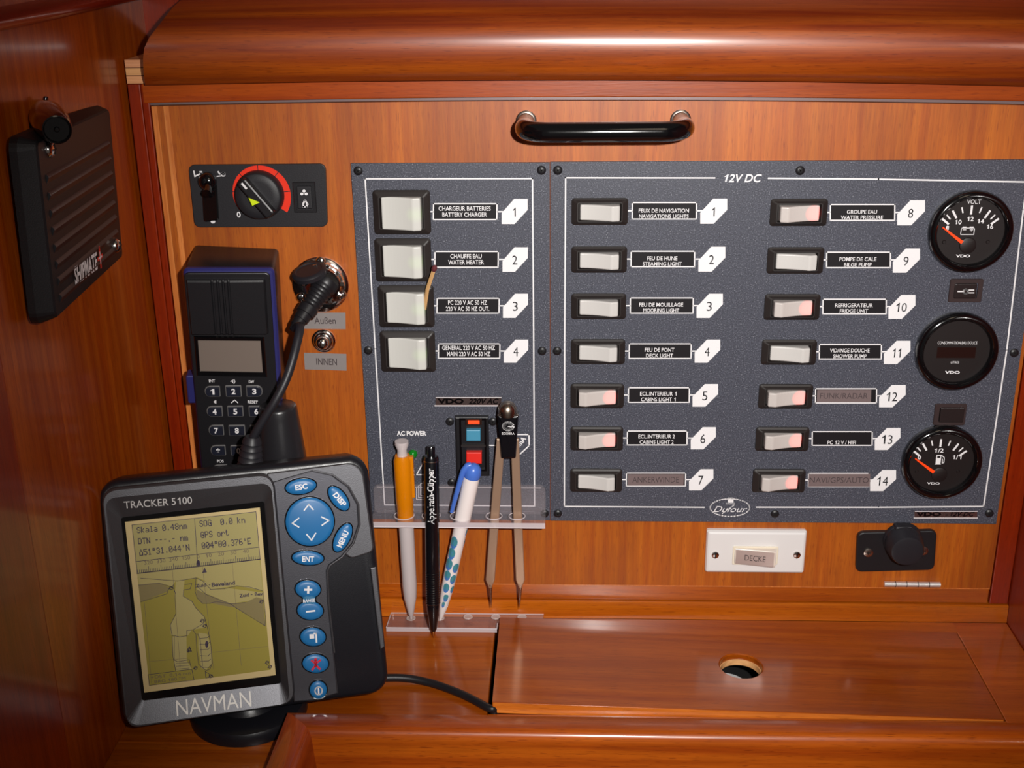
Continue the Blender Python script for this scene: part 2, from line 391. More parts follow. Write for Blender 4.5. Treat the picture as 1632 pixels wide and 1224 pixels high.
zd = bowz([(240, 169.5), (580, 163.5), (990, 160.5), (1632, 168)])
def beam(name, xs, prof_fn, m, smooth=True, bevel=0):
    mb = MB(); mb.rings([[(x, y, z) for y, z in prof_fn(x)] for x in xs], smooth)
    return struct(name, mb, m, bevel)
XS = list(np.linspace(-.2740, XR - .0004, 22))
XC = list(np.linspace(-.2664, .40, 26))
beam('trim_6', XS, lambda x: [(.0, zr(x)), (.0, zc(x) - .0002), (.018, zc(x) - .0002), (.018, zr(x))], W_REDX, False, .0006)
beam('trim_7', XS, lambda x: [(.0026, zd(x) + .0004), (.0026, zr(x) - .0003), (.02, zr(x) - .0003), (.02, zd(x) + .0004)], GREYLINE, False)
# cornice: large rounded moulding above the door
sil = [(3, 290), (8, 279), (17, 271), (29, 262), (42, 252), (53, 243), (64, 235), (75, 230), (86, 228), (100, 228), (118, 229), (133, 231.5)]
CPR = [(-.0090, 0), (-.0135, .0025), (-.0175, .0065), (-.0203, .0115), (-.0220, .0175), (-.0225, .0240), (-.0212, .0305), (-.0175, .0360), (-.0110, .0405), (-.0020, .0440), (.0100, .0470), (.0300, .0505), (.0550, .0540), (.0550, 0)]
def end_x(y, z):   # the left end follows a slanting cut
    v_ = ROT.T @ (A(-.265, y, z) - CAM); py = 612 + FPX * v_[1] / v_[2]
    px_ = float(np.interp(py, [q[0] for q in sil], [q[1] for q in sil])); r_ = ray(px_, py)
    return float(CAM[0] + r_[0] * (y - CAM[1]) / r_[1])
zl = zc(-.2664)
ends = [end_x(a, b + zl) for a, b in CPR[:-1]]; ends.append(ends[-1])
mb = MB(); rs = []
for k, x in enumerate(XC):
    rs.append([((ends[i] if k == 0 else max(x, ends[i] + .002 * k)), a, b + zc(x)) for i, (a, b) in enumerate(CPR)][::-1])
mb.rings(rs, True); struct('trim_8', mb, W_CORN)
# plywood end block above the left stile, laminated
py = thing('plywood_block', 'pale laminated plywood end sticking out beside the cornice at upper left', 'wood block', wallfr(-.2775, -.097, .0))
zz = [0, .0047, .0052, .0098, .0103, .0150]
for k in range(3):
    mb = MB(); mb.box((-.0058, zz[2 * k], -.045), (.0115, zz[2 * k + 1], .0)); obj('ply_layer', mb, PLY[k], py)
for k in range(2):
    mb = MB(); mb.box((-.0057, zz[2 * k + 1], -.045), (.0115, zz[2 * k + 2], -.0003)); obj('glue_line', mb, GLUE, py)
# sill and ledge under the door
mb = MB(); mb.box((-.2750, .0008, -.4793), (DR + .0002, .018, -.4665)); struct('trim_9', mb, W_SILL, .0008)
mb = MB()
prof = [(.02, -.4795), (-.0012, -.4795), (-.0022, -.4802), (-.0024, -.486), (-.0028, -.4935), (.02, -.4935)]
mb.rings([[(x, y, z) for y, z in prof[::-1]] for x in (XL, XR - .0002)], False)
struct('trim_10', mb, W_TRIM)

# ---------------- shelf around the lid opening
OX0, OX1, OY0, OY1 = -.0492, .2905, -.1225, -.0160
T = .012
SH = thing('shelf', 'varnished shelf board running under the door and around the lid', 'shelf', Fr((0, 0, Z0), (1, 0, 0), (0, 1, 0)))
mb = MB(); mb.box((XL, -.1580, -T), (OX0, -.0030, 0)); obj('shelf_board', mb, W_SHELF, SH, bevel=.0007)
mb = MB(); mb.box((XL, -.60, -T), (-.1780, -.1583, 0)); obj('shelf_board', mb, W_SHELF, SH, bevel=.0005)
mb = MB(); mb.box((OX0 + .0002, OY1, -T), (OX1 + .0012, -.0030, 0)); obj('shelf_board', mb, wood('back_strip_timber', (158, 72, 8), (180, 92, 16), (120, 46, 14), 'x', stripe=50, coat=.4, loc=(1, 2, 3)), SH, bevel=.0005)
mb = MB(); mb.box((OX1, -.1480, -T), (XR - .0003, -.0030, 0)); obj('shelf_board', mb, wood('side_strip_timber', (154, 66, 8), (174, 84, 14), (116, 42, 12), 'x', stripe=50, coat=.4, loc=(3, 2, 1)), SH, bevel=.0005)
mb = MB(); mb.box((OX0, -.1480, -T), (OX1, OY0, 0)); obj('shelf_board', mb, W_SHELF, SH, bevel=.0005)
# locker box under the lid
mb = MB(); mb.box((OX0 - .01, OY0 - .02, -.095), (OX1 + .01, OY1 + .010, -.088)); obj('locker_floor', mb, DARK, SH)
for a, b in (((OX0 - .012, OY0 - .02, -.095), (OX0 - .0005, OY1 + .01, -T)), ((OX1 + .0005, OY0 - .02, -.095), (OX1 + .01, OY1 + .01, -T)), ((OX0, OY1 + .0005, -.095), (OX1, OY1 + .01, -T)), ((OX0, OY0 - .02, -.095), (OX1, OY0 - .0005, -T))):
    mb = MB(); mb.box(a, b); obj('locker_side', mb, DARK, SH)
# ---------------- lifting lid, its left end sprung up
LT = .0088
lx0, lx1, ly0, ly1 = -.0457, .2895, -.1215, -.0170
h_l, h_r = .0088, .0004
ang = math.atan2(h_l - h_r, lx1 - lx0)
LF = Fr((lx1, ly0, Z0 + h_r), (math.cos(ang), 0, -math.sin(ang)), (0, 1, 0))
LL = (lx1 - lx0) / math.cos(ang)
lid = thing('removable_panel', 'loose lid board with round finger hole, its left end standing proud', 'lid', LF)
hc = LF.px(1181, 1061); hr = .0078 * 1.0
hr = (LF.px(1215, 1061)[0] - LF.px(1148, 1061)[0]) / 2
D_ = ly1 - ly0
def rect_pt(a):   # outline point of the lid seen from the hole at angle a
    dx, dy = math.cos(a), math.sin(a); ts = []
    if dx > 1e-9: ts.append((0 - hc[0]) / dx)
    if dx < -1e-9: ts.append((-LL - hc[0]) / dx)
    if dy > 1e-9: ts.append((D_ - hc[1]) / dy)
    if dy < -1e-9: ts.append((0 - hc[1]) / dy)
    t = min(ts); return (hc[0] + dx * t, hc[1] + dy * t)
angs = [2 * PI * k / 48 for k in range(48)] + [math.atan2(y - hc[1], x - hc[0]) % (2 * PI) for x, y in ((0, 0), (-LL, 0), (0, D_), (-LL, D_))]
angs = sorted(set(angs))
outer = [rect_pt(a) for a in angs]; inner = [(hc[0] + hr * math.cos(a), hc[1] + hr * math.sin(a)) for a in angs]
inner2 = [(hc[0] + (hr + .0008) * math.cos(a), hc[1] + (hr + .0008) * math.sin(a)) for a in angs]
o1 = outer
rs = [[(a, b, -LT) for a, b in inner], [(a, b, -LT) for a, b in o1], [(a, b, 0) for a, b in o1], [(a, b, 0) for a, b in inner2], [(a, b, -.0007) for a, b in inner], [(a, b, -LT) for a, b in inner]]
mb = MB(); mb.rings(rs, False, False, False)
W_LID = wood('lid_timber', (140, 58, 5), (168, 82, 12), (104, 38, 4), 'x', stripe=45, coat=.55, coat_r=.13, rough=.30, big=1.3)
obj('lid_board', mb, W_LID, lid)
mb = MB(); mb.ringplate(ell(hc[0], hc[1], hr - .0001, hr - .0001, n=48), ell(hc[0], hc[1], hr - .0009, hr - .0009, n=48), -LT + .0002, -.0042)
obj('hole_step', mb, PLY[1], lid)
mb = MB()
mb.box((-LL + .0005, -.0004, -LT + .0005), (-.0005, .0, -.0006)); obj('front_edging', mb, wood('lid_edge', (200, 104, 30), (220, 128, 46), (150, 70, 24), 'x', stripe=60), lid)
# white round thing seen through the finger hole
pc = CAM + (hit(1168, 1078, 2, Z0 - .03) - CAM)
fr_ = Fr((pc[0] - .007, pc[1] - .0085, Z0 - .088), (1, 0, 0), (0, 1, 0))
mb = MB(); mb.lathe((0, 0, 0), [(0, .019), (.053, .019), (.055, .0175)], 40)
o = obj('white_tub', mb, WHITEP); o.matrix_world = fr_.mat(); o['label'] = 'white round tub stowed in the locker, seen through the finger hole'; o['category'] = 'tub'

# ---------------- mitred fiddle rail in front of the shelf
h = .020; zt = Z0 + h
def railprof(s): # (distance from outer edge inward, height) ; slope of inner face
    return [(0.0, -.06), (0.0, h - .004), (.0012, h - .0012), (.004, h), (.0145, h), (.0175, h - .0012), (.0192, h - .004), (.0200, h - .008), (.0275, -.06)]
RP = railprof(0)
xo, yo = -.1768, -.1490
RA = Fr((xo, yo, Z0), (1, 0, 0), (0, 1, 0))
mb = MB()
mb.rings([[(d, -d, z) for d, z in RP], [(.60, -d, z) for d, z in RP]], True)
fid = thing('fiddle_rail', 'glossy mahogany fiddle rail with mitred corner along the front of the shelf', 'rail', RA)
obj('front_rail', mb, W_RAIL, fid)
mb = MB(); mb.rings([[(d - .012, -.45, z) for d, z in RP], [(d, -d, z) for d, z in RP]], True)
obj('side_rail', mb, W_RAILY, fid)
mb = MB(); mb.box((.018, -.45, -.062), (.60, -.02, -.056)); obj('table_top', mb, W_SHELF, fid)

# ================================================================== DOOR
DF = wallfr(0, 0, 0)
xs = list(np.linspace(DL, DR, 20))
top = [(x, zd(x)) for x in xs]
mb = MB(); bw = .0115
xs2 = [x for x in np.linspace(DL + bw, DR, 20)]
poly = [(DL + bw, -.4662), (DR, -.4662)] + [(x, zd(x)) for x in xs2[::-1]]
mb.prism(poly, -.014, 0.0); DOOR = struct('door_1', mb, W_DOOR); DOOR.matrix_world = DF.mat()
for k, (a, b, m) in enumerate(((0, .0038, W_EDGE), (.0038, .0078, W_DOOR), (.0078, .0115, W_EDGE))):
    mb = MB(); mb.prism([(DL + a + .0001, -.4662), (DL + b, -.4662), (DL + b, zd(DL + b)), (DL + a + .0001, zd(DL + a))], -.014, .0001); obj('edge_strip', mb, m, DOOR)
mb = MB(); mb.box((DL, -.4665, -.012), (DR, -.46615, .0004)); obj('bottom_edging', mb, W_EDGE, DOOR)
# hinge
a = DF.px(1408, 929); b = DF.px(1497, 929)
hg = MB(); hg.tube([(a[0], a[1] + .0002, .0020), (b[0], a[1] + .0002, .0020)], .0021, 14)
ho = obj('hinge', hg, mat('hinge_metal', (236, 232, 230), .38, .75), DOOR)
for k in range(1, 5):
    x = a[0] + (b[0] - a[0]) * k / 5; mb = MB(); mb.tube([(x - .0002, a[1] + .0002, .0020), (x + .0002, a[1] + .0002, .0020)], .00225, 14); obj('hinge_joint', mb, BLACKP, ho)
# handle
HF = wallfr(0, 0, 0)
handle = obj('handle', MB(), BLACKG, DOOR)
m1 = DF.px(838.5, 193); m2 = DF.px(1084.5, 191)
zh = (m1[1] + m2[1]) / 2; fw = .046; R = .016
def hpath(s0=0):
    p = []
    p.append((m1[0], zh, s0))
    for k in range(9):
        t = PI / 2 * k / 8; p.append((m1[0] + R * (1 - math.cos(t)), zh, fw - R + R * math.sin(t)))
    for k in range(9):
        t = PI / 2 * (1 - k / 8); p.append((m2[0] - R * (1 - math.cos(t)), zh, fw - R + R * math.sin(t)))
    p.append((m2[0], zh, s0)); return p
mb = MB(); mb.tube(hpath(.0265), .0062, 20); obj('grip', mb, BLACKG, handle)
for mm in (m1, m2):
    mb = MB(); mb.lathe((mm[0], zh, 0), [(0, .0068), (.0008, .0068), (.0012, .0062), (.0014, .0054), (.020, .0052), (.0265, .0058), (.0275, .0050)], 28); obj('mount', mb, STEEL, handle)
# give the handle part its own small backbone mesh: the rod inside the grip
me = handle.data; t_ = MB(); t_.tube(hpath(.001), .0040, 12); me.from_pydata(t_.v, [], t_.f); me.update(); me.materials[0] = STEEL

# ================================================================== ELECTRICAL PANELS
PF = wallfr(0, 0, -.0022)
def pxy(x, y, w=0): return PF.px(x, y, w)
WT = .00012
def screw(parent, x, y, r=.0030, m=None, F=PF, w=0):
    u, v = F.px(x, y, w); mb = MB()
    mb.lathe((0, 0, 0), [(0, r), (.0009, r), (.0016, r * .72), (.0018, r * .4)], 20, cap0=False)
    o = obj('screw', mb, m or BLACKP, parent, loc=(u, v, w))
    c = MB(); q = r * .5
    for k in (0, 1):
        d = A(math.cos(k * PI / 2 + .5), math.sin(k * PI / 2 + .5)) * q; e = A(-d[1], d[0]) * .22
        c.prism([tuple(-d - e), tuple(d - e), tuple(d + e), tuple(-d + e)], .0012, .00195)
    obj('screw_slot', c, DARK, o); return o
def switch_meshes(W, H, rw, rh, lit=None, flip=False, glow=None):
    f = MB(); o = rr(0, 0, W, H, .0022); i1 = inset(o, .0012); i2 = rr(0, 0, W * .80, H * .74, .0012); i3 = rr(0, 0, rw + .0008, rh + .0008, .0006)
    f.rings([[(a, b, 0) for a, b in o], [(a, b, .0016) for a, b in o], [(a, b, .0024) for a, b in i1], [(a, b, .0040) for a, b in i2], [(a, b, .0040) for a, b in inset(i2, .0006)], [(a, b, .0012) for a, b in i3]], False, False, True)
    r = MB(); k_ = -1 if flip else 1
    pr_ = [(-rw / 2, .0010), (-rw / 2, .0042)] + [(rw / 2 * t, .0042 + .0052 * ((t + 1) / 1.62) ** 1.8) for t in np.linspace(-.8, .62, 9)] + [(rw / 2, .0082), (rw / 2, .0010)]
    pr_ = [(k_ * a, b) for a, b in pr_]
    if k_ < 0: pr_ = pr_[::-1]
    r.rings([[(a, v_, b) for a, b in pr_] for v_ in (-rh / 2, rh / 2)], False)
    return f, r
SWW = PF.px(1000.7, 336)[0] - PF.px(911, 336)[0]; SWH = PF.px(955, 315.5)[1] - PF.px(955, 358)[1]
AWW = PF.px(686.4, 337)[0] - PF.px(595.8, 337)[0]; AWH = PF.px(640, 303)[1] - PF.px(640, 373)[1]
def rocker_mat(kind, rw):
    if kind == 'off': return mat('rocker_white', (196, 193, 190), .4, coat=.1)
    if kind == 'on': return lamp_plastic('rocker_red_lit', (192, 184, 180), (255, 60, 50), (rw * .36, 0, .0050), .0064, 1.6)
    return lamp_plastic('rocker_green_lit', (198, 197, 192), (170, 240, 90), (rw * .36, 0, .005), .0078, .13)
def make_switch(parent, W, H, kind, big=False):
    rw, rh = (W * .70, H * .745) if big else (W * .70, H * .585)
    f, r = switch_meshes(W, H, rw, rh, flip=(kind == 'on'))
    fo = obj('rocker_switch', f, SWF, parent); ro = obj('rocker', r, rocker_mat(kind, rw), fo, bevel=.0010, seg=3)
    return fo
def tag_poly(x0, y0, x1, y1):  # numbered arrow tag, pixel box
    wd, ht = x1 - x0, y1 - y0
    return [PF.px(*p) for p in ((x0 + wd * .48, y0), (x1, y0), (x1, y0 + ht * .44), (x0 + wd * .50, y1), (x0, y1), (x0, y0 + ht * .56))]
TRX = 1667
# ---- AC panel
c = [PF.px(558.6, 260.5), PF.px(876.4, 260.5), PF.px(877.2, 827.3), PF.px(592.5, 827.3)]
ax0 = (c[0][0] + c[3][0]) / 2; ax1 = (c[1][0] + c[2][0]) / 2; az1 = c[0][1]; az0 = c[3][1]
ACF = PF
ac = thing('shore_power_panel', 'narrow grey switch panel with four square white switches', 'switch panel', PF)
mb = MB(); mb.prism([(ax0, az0), (ax1 - .0001, az0), (ax1 - .0001, az1), (ax0, az1)], -.0021, 0, .0003); obj('face_plate', mb, GREY, ac)
for p in ((571, 272), (863, 271), (587, 558), (864, 559), (868, 818)): screw(ac, *p)
pl = MB()
pl.ribbon([pxy(*p) for p in ((582, 285), (848.7, 284.5), (850.5, 545), (852, 806.5), (613, 804.5), (598, 556))], .0009, WT, closed=True)
sw0 = make_switch(ac, AWW, AWH, 'green', True)
acs = [((641, 337.7), 'CHARGEUR BATTERIES', 'BATTERY CHARGER', (690, 323.8, 793, 350.7), (799.6, 317, 840.8, 357), 83, 71),
       ((643, 413.7), 'CHAUFFE EAU', 'WATER HEATER', (692.4, 400, 795, 426.7), (800.8, 394, 841, 433), 50, 57),
       ((647.9, 487.4), 'PC 220 V AC 50 HZ', '220 V AC 50 HZ OUT.', (695.8, 474.5, 796.5, 500), (801.6, 468, 841.7, 506.5), 62, 69),
       ((650.5, 559.3), 'GENERAL 220 V AC 50 HZ', 'MAIN 220 V AC 50 HZ', (698, 547, 797.6, 571.7), (803, 541, 842, 578), 84, 69)]
def label(parent, lines, box, tagbox, num, sx, tape=None, clip=False, nofr=False):
    """black strip with border, lettering and the white numbered tag; sx: pixel x where the switch frame ends"""
    x0, y0, x1, y1 = box; ym = (y0 + y1) / 2
    q = [pxy(x0, y0), pxy(x1, y0), pxy(x1, y1), pxy(x0, y1)]
    b = MB(); b.ribbon([pxy(x0 + .9, y0 + .9), pxy(x1 - .9, y0 + .9), pxy(x1 - 1.2, y1 - .9), pxy(x0 + .6, y1 - .9)], .0008, WT, closed=True)
    b.ribbon([pxy(sx, ym), pxy(x0, ym)], .0009, WT); b.ribbon([pxy(x1, ym), pxy(tagbox[0] + 4, ym)], .0009, WT)
    s = MB(); s.prism([pxy(x0 + 1.8, y0 + 1.8), pxy(x1 - 1.8, y0 + 1.8), pxy(x1 - 2, y1 - 1.8), pxy(x0 + 1.5, y1 - 1.8)], -.0001, .00008)
    so = obj('label_strip', s, STRIP, parent); obj('printed_border', b, PRINT, so)
    t = MB()
    for (tx, wd, yy, hh) in lines:
        xm = (x0 + x1) / 2 - 1; text(t, tx, PF, (xm - wd / 2, yy), (xm + wd / 2, yy), hh, WT + .0001, bold=.008)
    if tape:
        tx, wd, box2 = tape; a0, b0, a1, b1 = box2
        tp = MB(); tp.prism([pxy(a0 + 1, b0), pxy(a1, b0), pxy(a1 - .7, b1), pxy(a0, b1)], 0, .00022); obj('tape_label', tp, TAPE, so, 'grey adhesive tape label stuck over the strip')
        xm = (a0 + a1) / 2; text(t, tx, PF, (xm - wd / 2, (b0 + b1) / 2), (xm + wd / 2, (b0 + b1) / 2), 9, .00026, bold=.0)
    obj('lettering', t, TAPETXT if tape else PRINT, so)
    g = MB(); g.prism(tag_poly(*tagbox), 0, .0002); go = obj('number_tag', g, PRINT, parent)
    n = MB(); cx_, cy_ = (tagbox[0] + tagbox[2]) / 2, (tagbox[1] + tagbox[3]) / 2 + 1
    wn = 8 if num not in ('1',) else 4.5; wn = 17 if len(num) == 2 else wn
    if num == '11': wn = 13
    text(n, num, PF, (cx_ - wn / 2 - .5, cy_), (cx_ + wn / 2 - .5, cy_), 14.5, .0003, bold=.0); obj('numeral', n, BLK_PR, go)
for k, (cpx, l1, l2, bx, tg, w1, w2) in enumerate(acs):
    u, v = pxy(*cpx)
    s = sw0 if k == 0 else dup(sw0, parent=ac); s.location = (u, v, 0)
    ym = (bx[1] + bx[3]) / 2
    label(ac, [(l1, w1, ym - 5, 7), (l2, w2, ym + 4.7, 7)], bx, tg, str(k + 1), cpx[0] + 45)
# tag strip, breaker, lamp, signs
def badge(parent, name, x0, y0, x1, y1, s):
    mb = MB(); mb.prism([pxy(x0, y0), pxy(x1, y0), pxy(x1, y1), pxy(x0, y1)], 0, .0006, .0002)
    o = obj(name, mb, mat('badge_chrome', (170, 150, 148), .16, .9), parent)
    t = MB(); text(t, s[0], PF, (x0 + 3, (y0 + y1) / 2), (x0 + 3 + (x1 - x0) * .40, (y0 + y1) / 2), (y1 - y0) * .62, .0007, bold=.05)
    text(t, s[1], PF, (x0 + (x1 - x0) * .50, (y0 + y1) / 2), (x1 - 4, (y0 + y1) / 2), (y1 - y0) * .62, .0007, bold=.03, shear=.3); obj('lettering', t, BLACKG, o)
    b = MB(); b.ribbon([pxy(x0 - .5, y1 - .4), pxy(x1, y1 - .4)], .0007, .0009, h=.0009); b.ribbon([pxy(x0 + 1, y0 + .5), pxy(x1, y0 + .5)], .0004, .0009, h=.0009); obj('bright_edge', b, mat('bright_edge_metal', (235, 230, 232), .4, .2), o)
badge(ac, 'name_badge', 694, 632.5, 799, 646.5, ('VDO', '220V AC'))
bk = MB(); bk.prism([pxy(725.8, 661), pxy(779, 661), pxy(780.5, 755), pxy(728.5, 755)], 0, .0045, .001); bko = obj('circuit_breaker', bk, BLACKP, ac)
bk = MB(); bk.ringplate([pxy(732, 666, .0045), pxy(775, 666, .0045), pxy(776, 750, .0045), pxy(734, 750, .0045)], [pxy(735, 669, .0045), pxy(772, 669, .0045), pxy(773, 747, .0045), pxy(737, 747, .0045)], .0045, .0055); obj('breaker_rim', bk, BLACKG, bko)
bk = MB(); bk.prism([pxy(735, 708, .0045), pxy(774, 708, .0045), pxy(774, 711.5, .0045), pxy(735, 711.5, .0045)], .0045, .0056); obj('divider_bar', bk, SWF, bko)
bk = MB(); bk.ringplate([pxy(742, 666.5, .0045), pxy(768, 666.5, .0045), pxy(768, 676, .0045), pxy(742, 676, .0045)], [pxy(746, 668, .0045), pxy(764.5, 668, .0045), pxy(764.5, 674.7, .0045), pxy(746, 674.7, .0045)], .0045, .006); obj('lamp_bezel', bk, CHROME, bko)
bk = MB(); bk.prism([pxy(746, 668, .0045), pxy(764.5, 668, .0045), pxy(764.5, 674.7, .0045), pxy(746, 674.7, .0045)], .0045, .0055, .0003); obj('indicator_lamp', bk, mat('orange_lamp', (250, 84, 40), .3, emit=(255, 70, 30), es=.25), bko, 'small orange indicator lamp')
bk = MB(); bk.prism([pxy(743.5, 683.5, .006), pxy(766, 683.5, .006), pxy(766, 701, .006), pxy(743.5, 701, .006)], .0045, .0085, .0006); obj('push_button', bk, mat('blue_button', (70, 140, 170), .4), bko, 'light blue push button')
bk = MB(); bk.prism([pxy(743.5, 719, .006), pxy(768, 719, .006), pxy(768, 737, .006), pxy(743.5, 737, .006)], .0045, .0085, .0006); obj('push_button', bk, mat('red_button', (220, 44, 34), .4), bko, 'red push button')
for p in ((717, 671.6), (785.6, 671.6), (720, 768.7)): screw(ac, *p)
t = MB(); text(t, 'AC POWER', PF, (632.5, 690.7), (679.5, 690.7), 7.6, WT, bold=.04)
text(t, '30mA', PF, (820, 717), (836, 697), 8, WT, bold=.03)
pl.ribbon([pxy(*p) for p in ((806, 692.5), (843, 692.5), (843.5, 710), (829, 723.5), (806, 723.5))], .0009, WT)
pl.ribbon([pxy(780, 709.8), pxy(806, 709.8)], .0009, WT)
pl.ribbon([pxy(*p) for p in ((664, 756.5), (681.5, 724), (699, 756.5))], .0007, WT, closed=True)
for k in range(4):
    dx, dy = 3.2 * k, -3.0 * k
    if k == 3: pl.ribbon([pxy(*p) for p in ((664 + 10.5, 767), (692, 767), (692, 787), (674.5, 787))], .0006, WT, closed=True)
    else: pl.ribbon([pxy(*p) for p in ((664 + dx + 3, 776 + dy), (664 + dx, 776 + dy), (664 + dx, 796 + dy), (682 + dx, 796 + dy))], .0006, WT)
text(t, '!', PF, (679, 742), (683.5, 742), 18, WT, bold=.05)
obj('printed_lines', pl, PRINT, ac); obj('lettering', t, PRINT, ac)
u, v = pxy(658, 723.4); g = MB(); g.lathe((u, v, 0), [(0, .0034), (.0012, .0033), (.0026, .0024), (.0033, .0009)], 20, cap0=False); obj('power_lamp', g, mat('green_lens', (16, 120, 30), .15, coat=.5), ac, 'green domed lens')

# ---- DC panel
dc = thing('battery_power_panel', 'wide grey switch panel with two columns of white switches and three gauges', 'switch panel', PF)
dxr = (PF.px(1588, 827.5)[0] + PF.px(1629.6, 554.7)[0]) / 2
mb = MB(); mb.prism([(ax1 + .0003, az0 - .0003), (dxr, az0 - .0003), (dxr, az1 + .0003), (ax1 + .0003, az1 + .0003)], -.0021, 0, .0003); obj('face_plate', mb, GREY, dc)
for p in ((889, 271), (1275, 271.5), (888, 559), (889, 818), (1235, 818.5), (1576.5, 817.5), (1616, 562), (1661, 272)): screw(dc, *p)
pl = MB()
pl.ribbon([pxy(*p) for p in ((1139, 283.5), (901.4, 283.2), (900, 545), (899.4, 807), (1122, 808.5))], .0009, WT)
pl.ribbon([pxy(*p) for p in ((1206, 808.3), (1400, 808.5), (1567.5, 807), (1604.5, 558), (1631, 334), (1637, 290), (1400, 285.5), (1225, 284))], .0010, WT)
pl.ribbon([pxy(*p) for p in ell(1163.3, 808.8, 31.5, 14, n=40)], .0007, WT, closed=True)
t = MB(); text(t, '12V DC', PF, (1154.5, 284), (1214, 284), 13, WT, bold=.02, shear=.25)
text(t, 'Dufour', PF, (1137, 811.5), (1191, 811.5), 9.5, WT, bold=-.005, shear=.45)
pl.ribbon([pxy(*p) for p in ((1151, 818.5), (1161, 811), (1171, 804.5), (1168, 805))], .0005, WT)
for a_, b_ in (((1160, 793), (1169, 801)),): pl.prism([pxy(a_[0], a_[1]), pxy(b_[0], a_[1]), pxy(b_[0], b_[1]), pxy(a_[0], b_[1])], .00005, WT)
text(t, 'YACHTS', PF, (1156.5, 802.6), (1171, 802.6), 2.4, WT + .0001, bold=.0)
obj('printed_lines', pl, PRINT, dc); obj('lettering', t, PRINT, dc)
sw_off = make_switch(dc, SWW, SWH, 'off'); sw_on = make_switch(dc, SWW, SWH, 'on')
used = {'off': False, 'on': False}
DCR = [
 (911, 315, 1000.7, 358, 'off', 'FEUX DE NAVIGATION', 'NAVIGATIONS LIGHTS', 80, 79, (1007, 322, 1111, 350), (1116, 316.6, 1159, 356.5)),
 (910, 392, 999.6, 434, 'off', 'FEU DE HUNE', 'STEAMING LIGHT', 48, 62, (1005, 399.6, 1108, 426), (1113, 393, 1156, 432.7)),
 (910, 467, 998, 508, 'off', 'FEU DE MOUILLAGE', 'MOORING LIGHT', 70, 57, (1003.8, 474, 1105.7, 500), (1110, 468, 1152, 506.6)),
 (910, 539.5, 996, 579.5, 'off', 'FEU DE PONT', 'DECK LIGHT', 47, 43, (1002, 547, 1102.5, 572), (1107, 541, 1148, 578)),
 (909, 610.7, 994.4, 649.6, 'on', 'ECL.INTERIEUR 1', 'CABINS LIGHT 1', 58, 55, (1000.7, 617, 1099.6, 642), (1103.6, 612, 1144.5, 648)),
 (909, 679, 993, 717, 'on', 'ECL.INTERIEUR 2', 'CABINS LIGHT 2', 58, 54, (999, 686, 1096, 710), (1100.8, 680.7, 1140.8, 716)),
 (908.6, 746, 991.5, 783, 'off', '', '', 0, 0, (997.5, 753, 1093.6, 775.4), (1098, 747.6, 1137, 781.4)),
 (1226.7, 316, 1318, 360, 'on', 'GROUPE EAU', 'WATER PRESSURE', 48, 67, (1322.6, 325, 1427, 352), (1430, 319, 1474, 359)),
 (1222, 393, 1312, 435.7, 'off', 'POMPE DE CALE', 'BILGE PUMP', 59, 44, (1316.7, 401, 1420, 427.4), (1422.8, 396, 1466, 434.5)),
 (1217, 468, 1306.7, 509, 'on', 'REFRIGERATEUR', 'FRIDGE UNIT', 60, 45, (1310.7, 476, 1413.3, 501), (1415.7, 470, 1458.8, 508)),
 (1212.7, 540, 1301, 581, 'off', 'VIDANGE DOUCHE', 'SHOWER PUMP', 63, 53, (1305, 548, 1405.7, 573), (1408.6, 543, 1451, 580)),
 (1208, 611, 1295, 650.7, 'on', '', '', 0, 0, (1299, 618.5, 1398, 643), (1401, 613.5, 1443.4, 649)),
 (1203, 679.6, 1289.4, 718, 'on', '', 'PC 12 V / HIFI', 0, 45, (1293.7, 687, 1391, 710.6), (1394, 682, 1435, 717)),
 (1198, 746.6, 1283.5, 783.8, 'on', '', '', 0, 0, (1287.8, 753.5, 1385.6, 776.5), (1386.5, 749, 1428, 782.6))]
TAPES = {6: ('ANKERWINDE', 74, (1000, 755.5, 1090, 773.8)), 11: ('FUNK/RADAR', 76, (1301.5, 621, 1388.5, 641)), 13: ('NAVI/GPS/AUTO', 94, (1288, 755, 1387, 775.5))}
for k, (x0, y0, x1, y1, kd, l1, l2, w1, w2, bx, tg) in enumerate(DCR):
    src = sw_on if kd == 'on' else sw_off
    s = src if not used[kd] else dup(src, parent=dc); used[kd] = True
    u, v = pxy((x0 + x1) / 2, (y0 + y1) / 2); s.location = (u, v, 0)
    s['label'] = 'white rocker switch glowing red at its right end' if kd == 'on' else 'white rocker switch, unlit'
    yb = bx[3]
    label(dc, [z for z in ((l1, w1, yb - 14.4, 6.2), (l2, w2, yb - 5.4, 6)) if z[0]], bx, tg, str(k + 1), x1, tape=TAPES.get(k))
badge(dc, 'name_badge', 1457, 813.8, 1557, 825.2, ('VDO', '-12V-DC'))
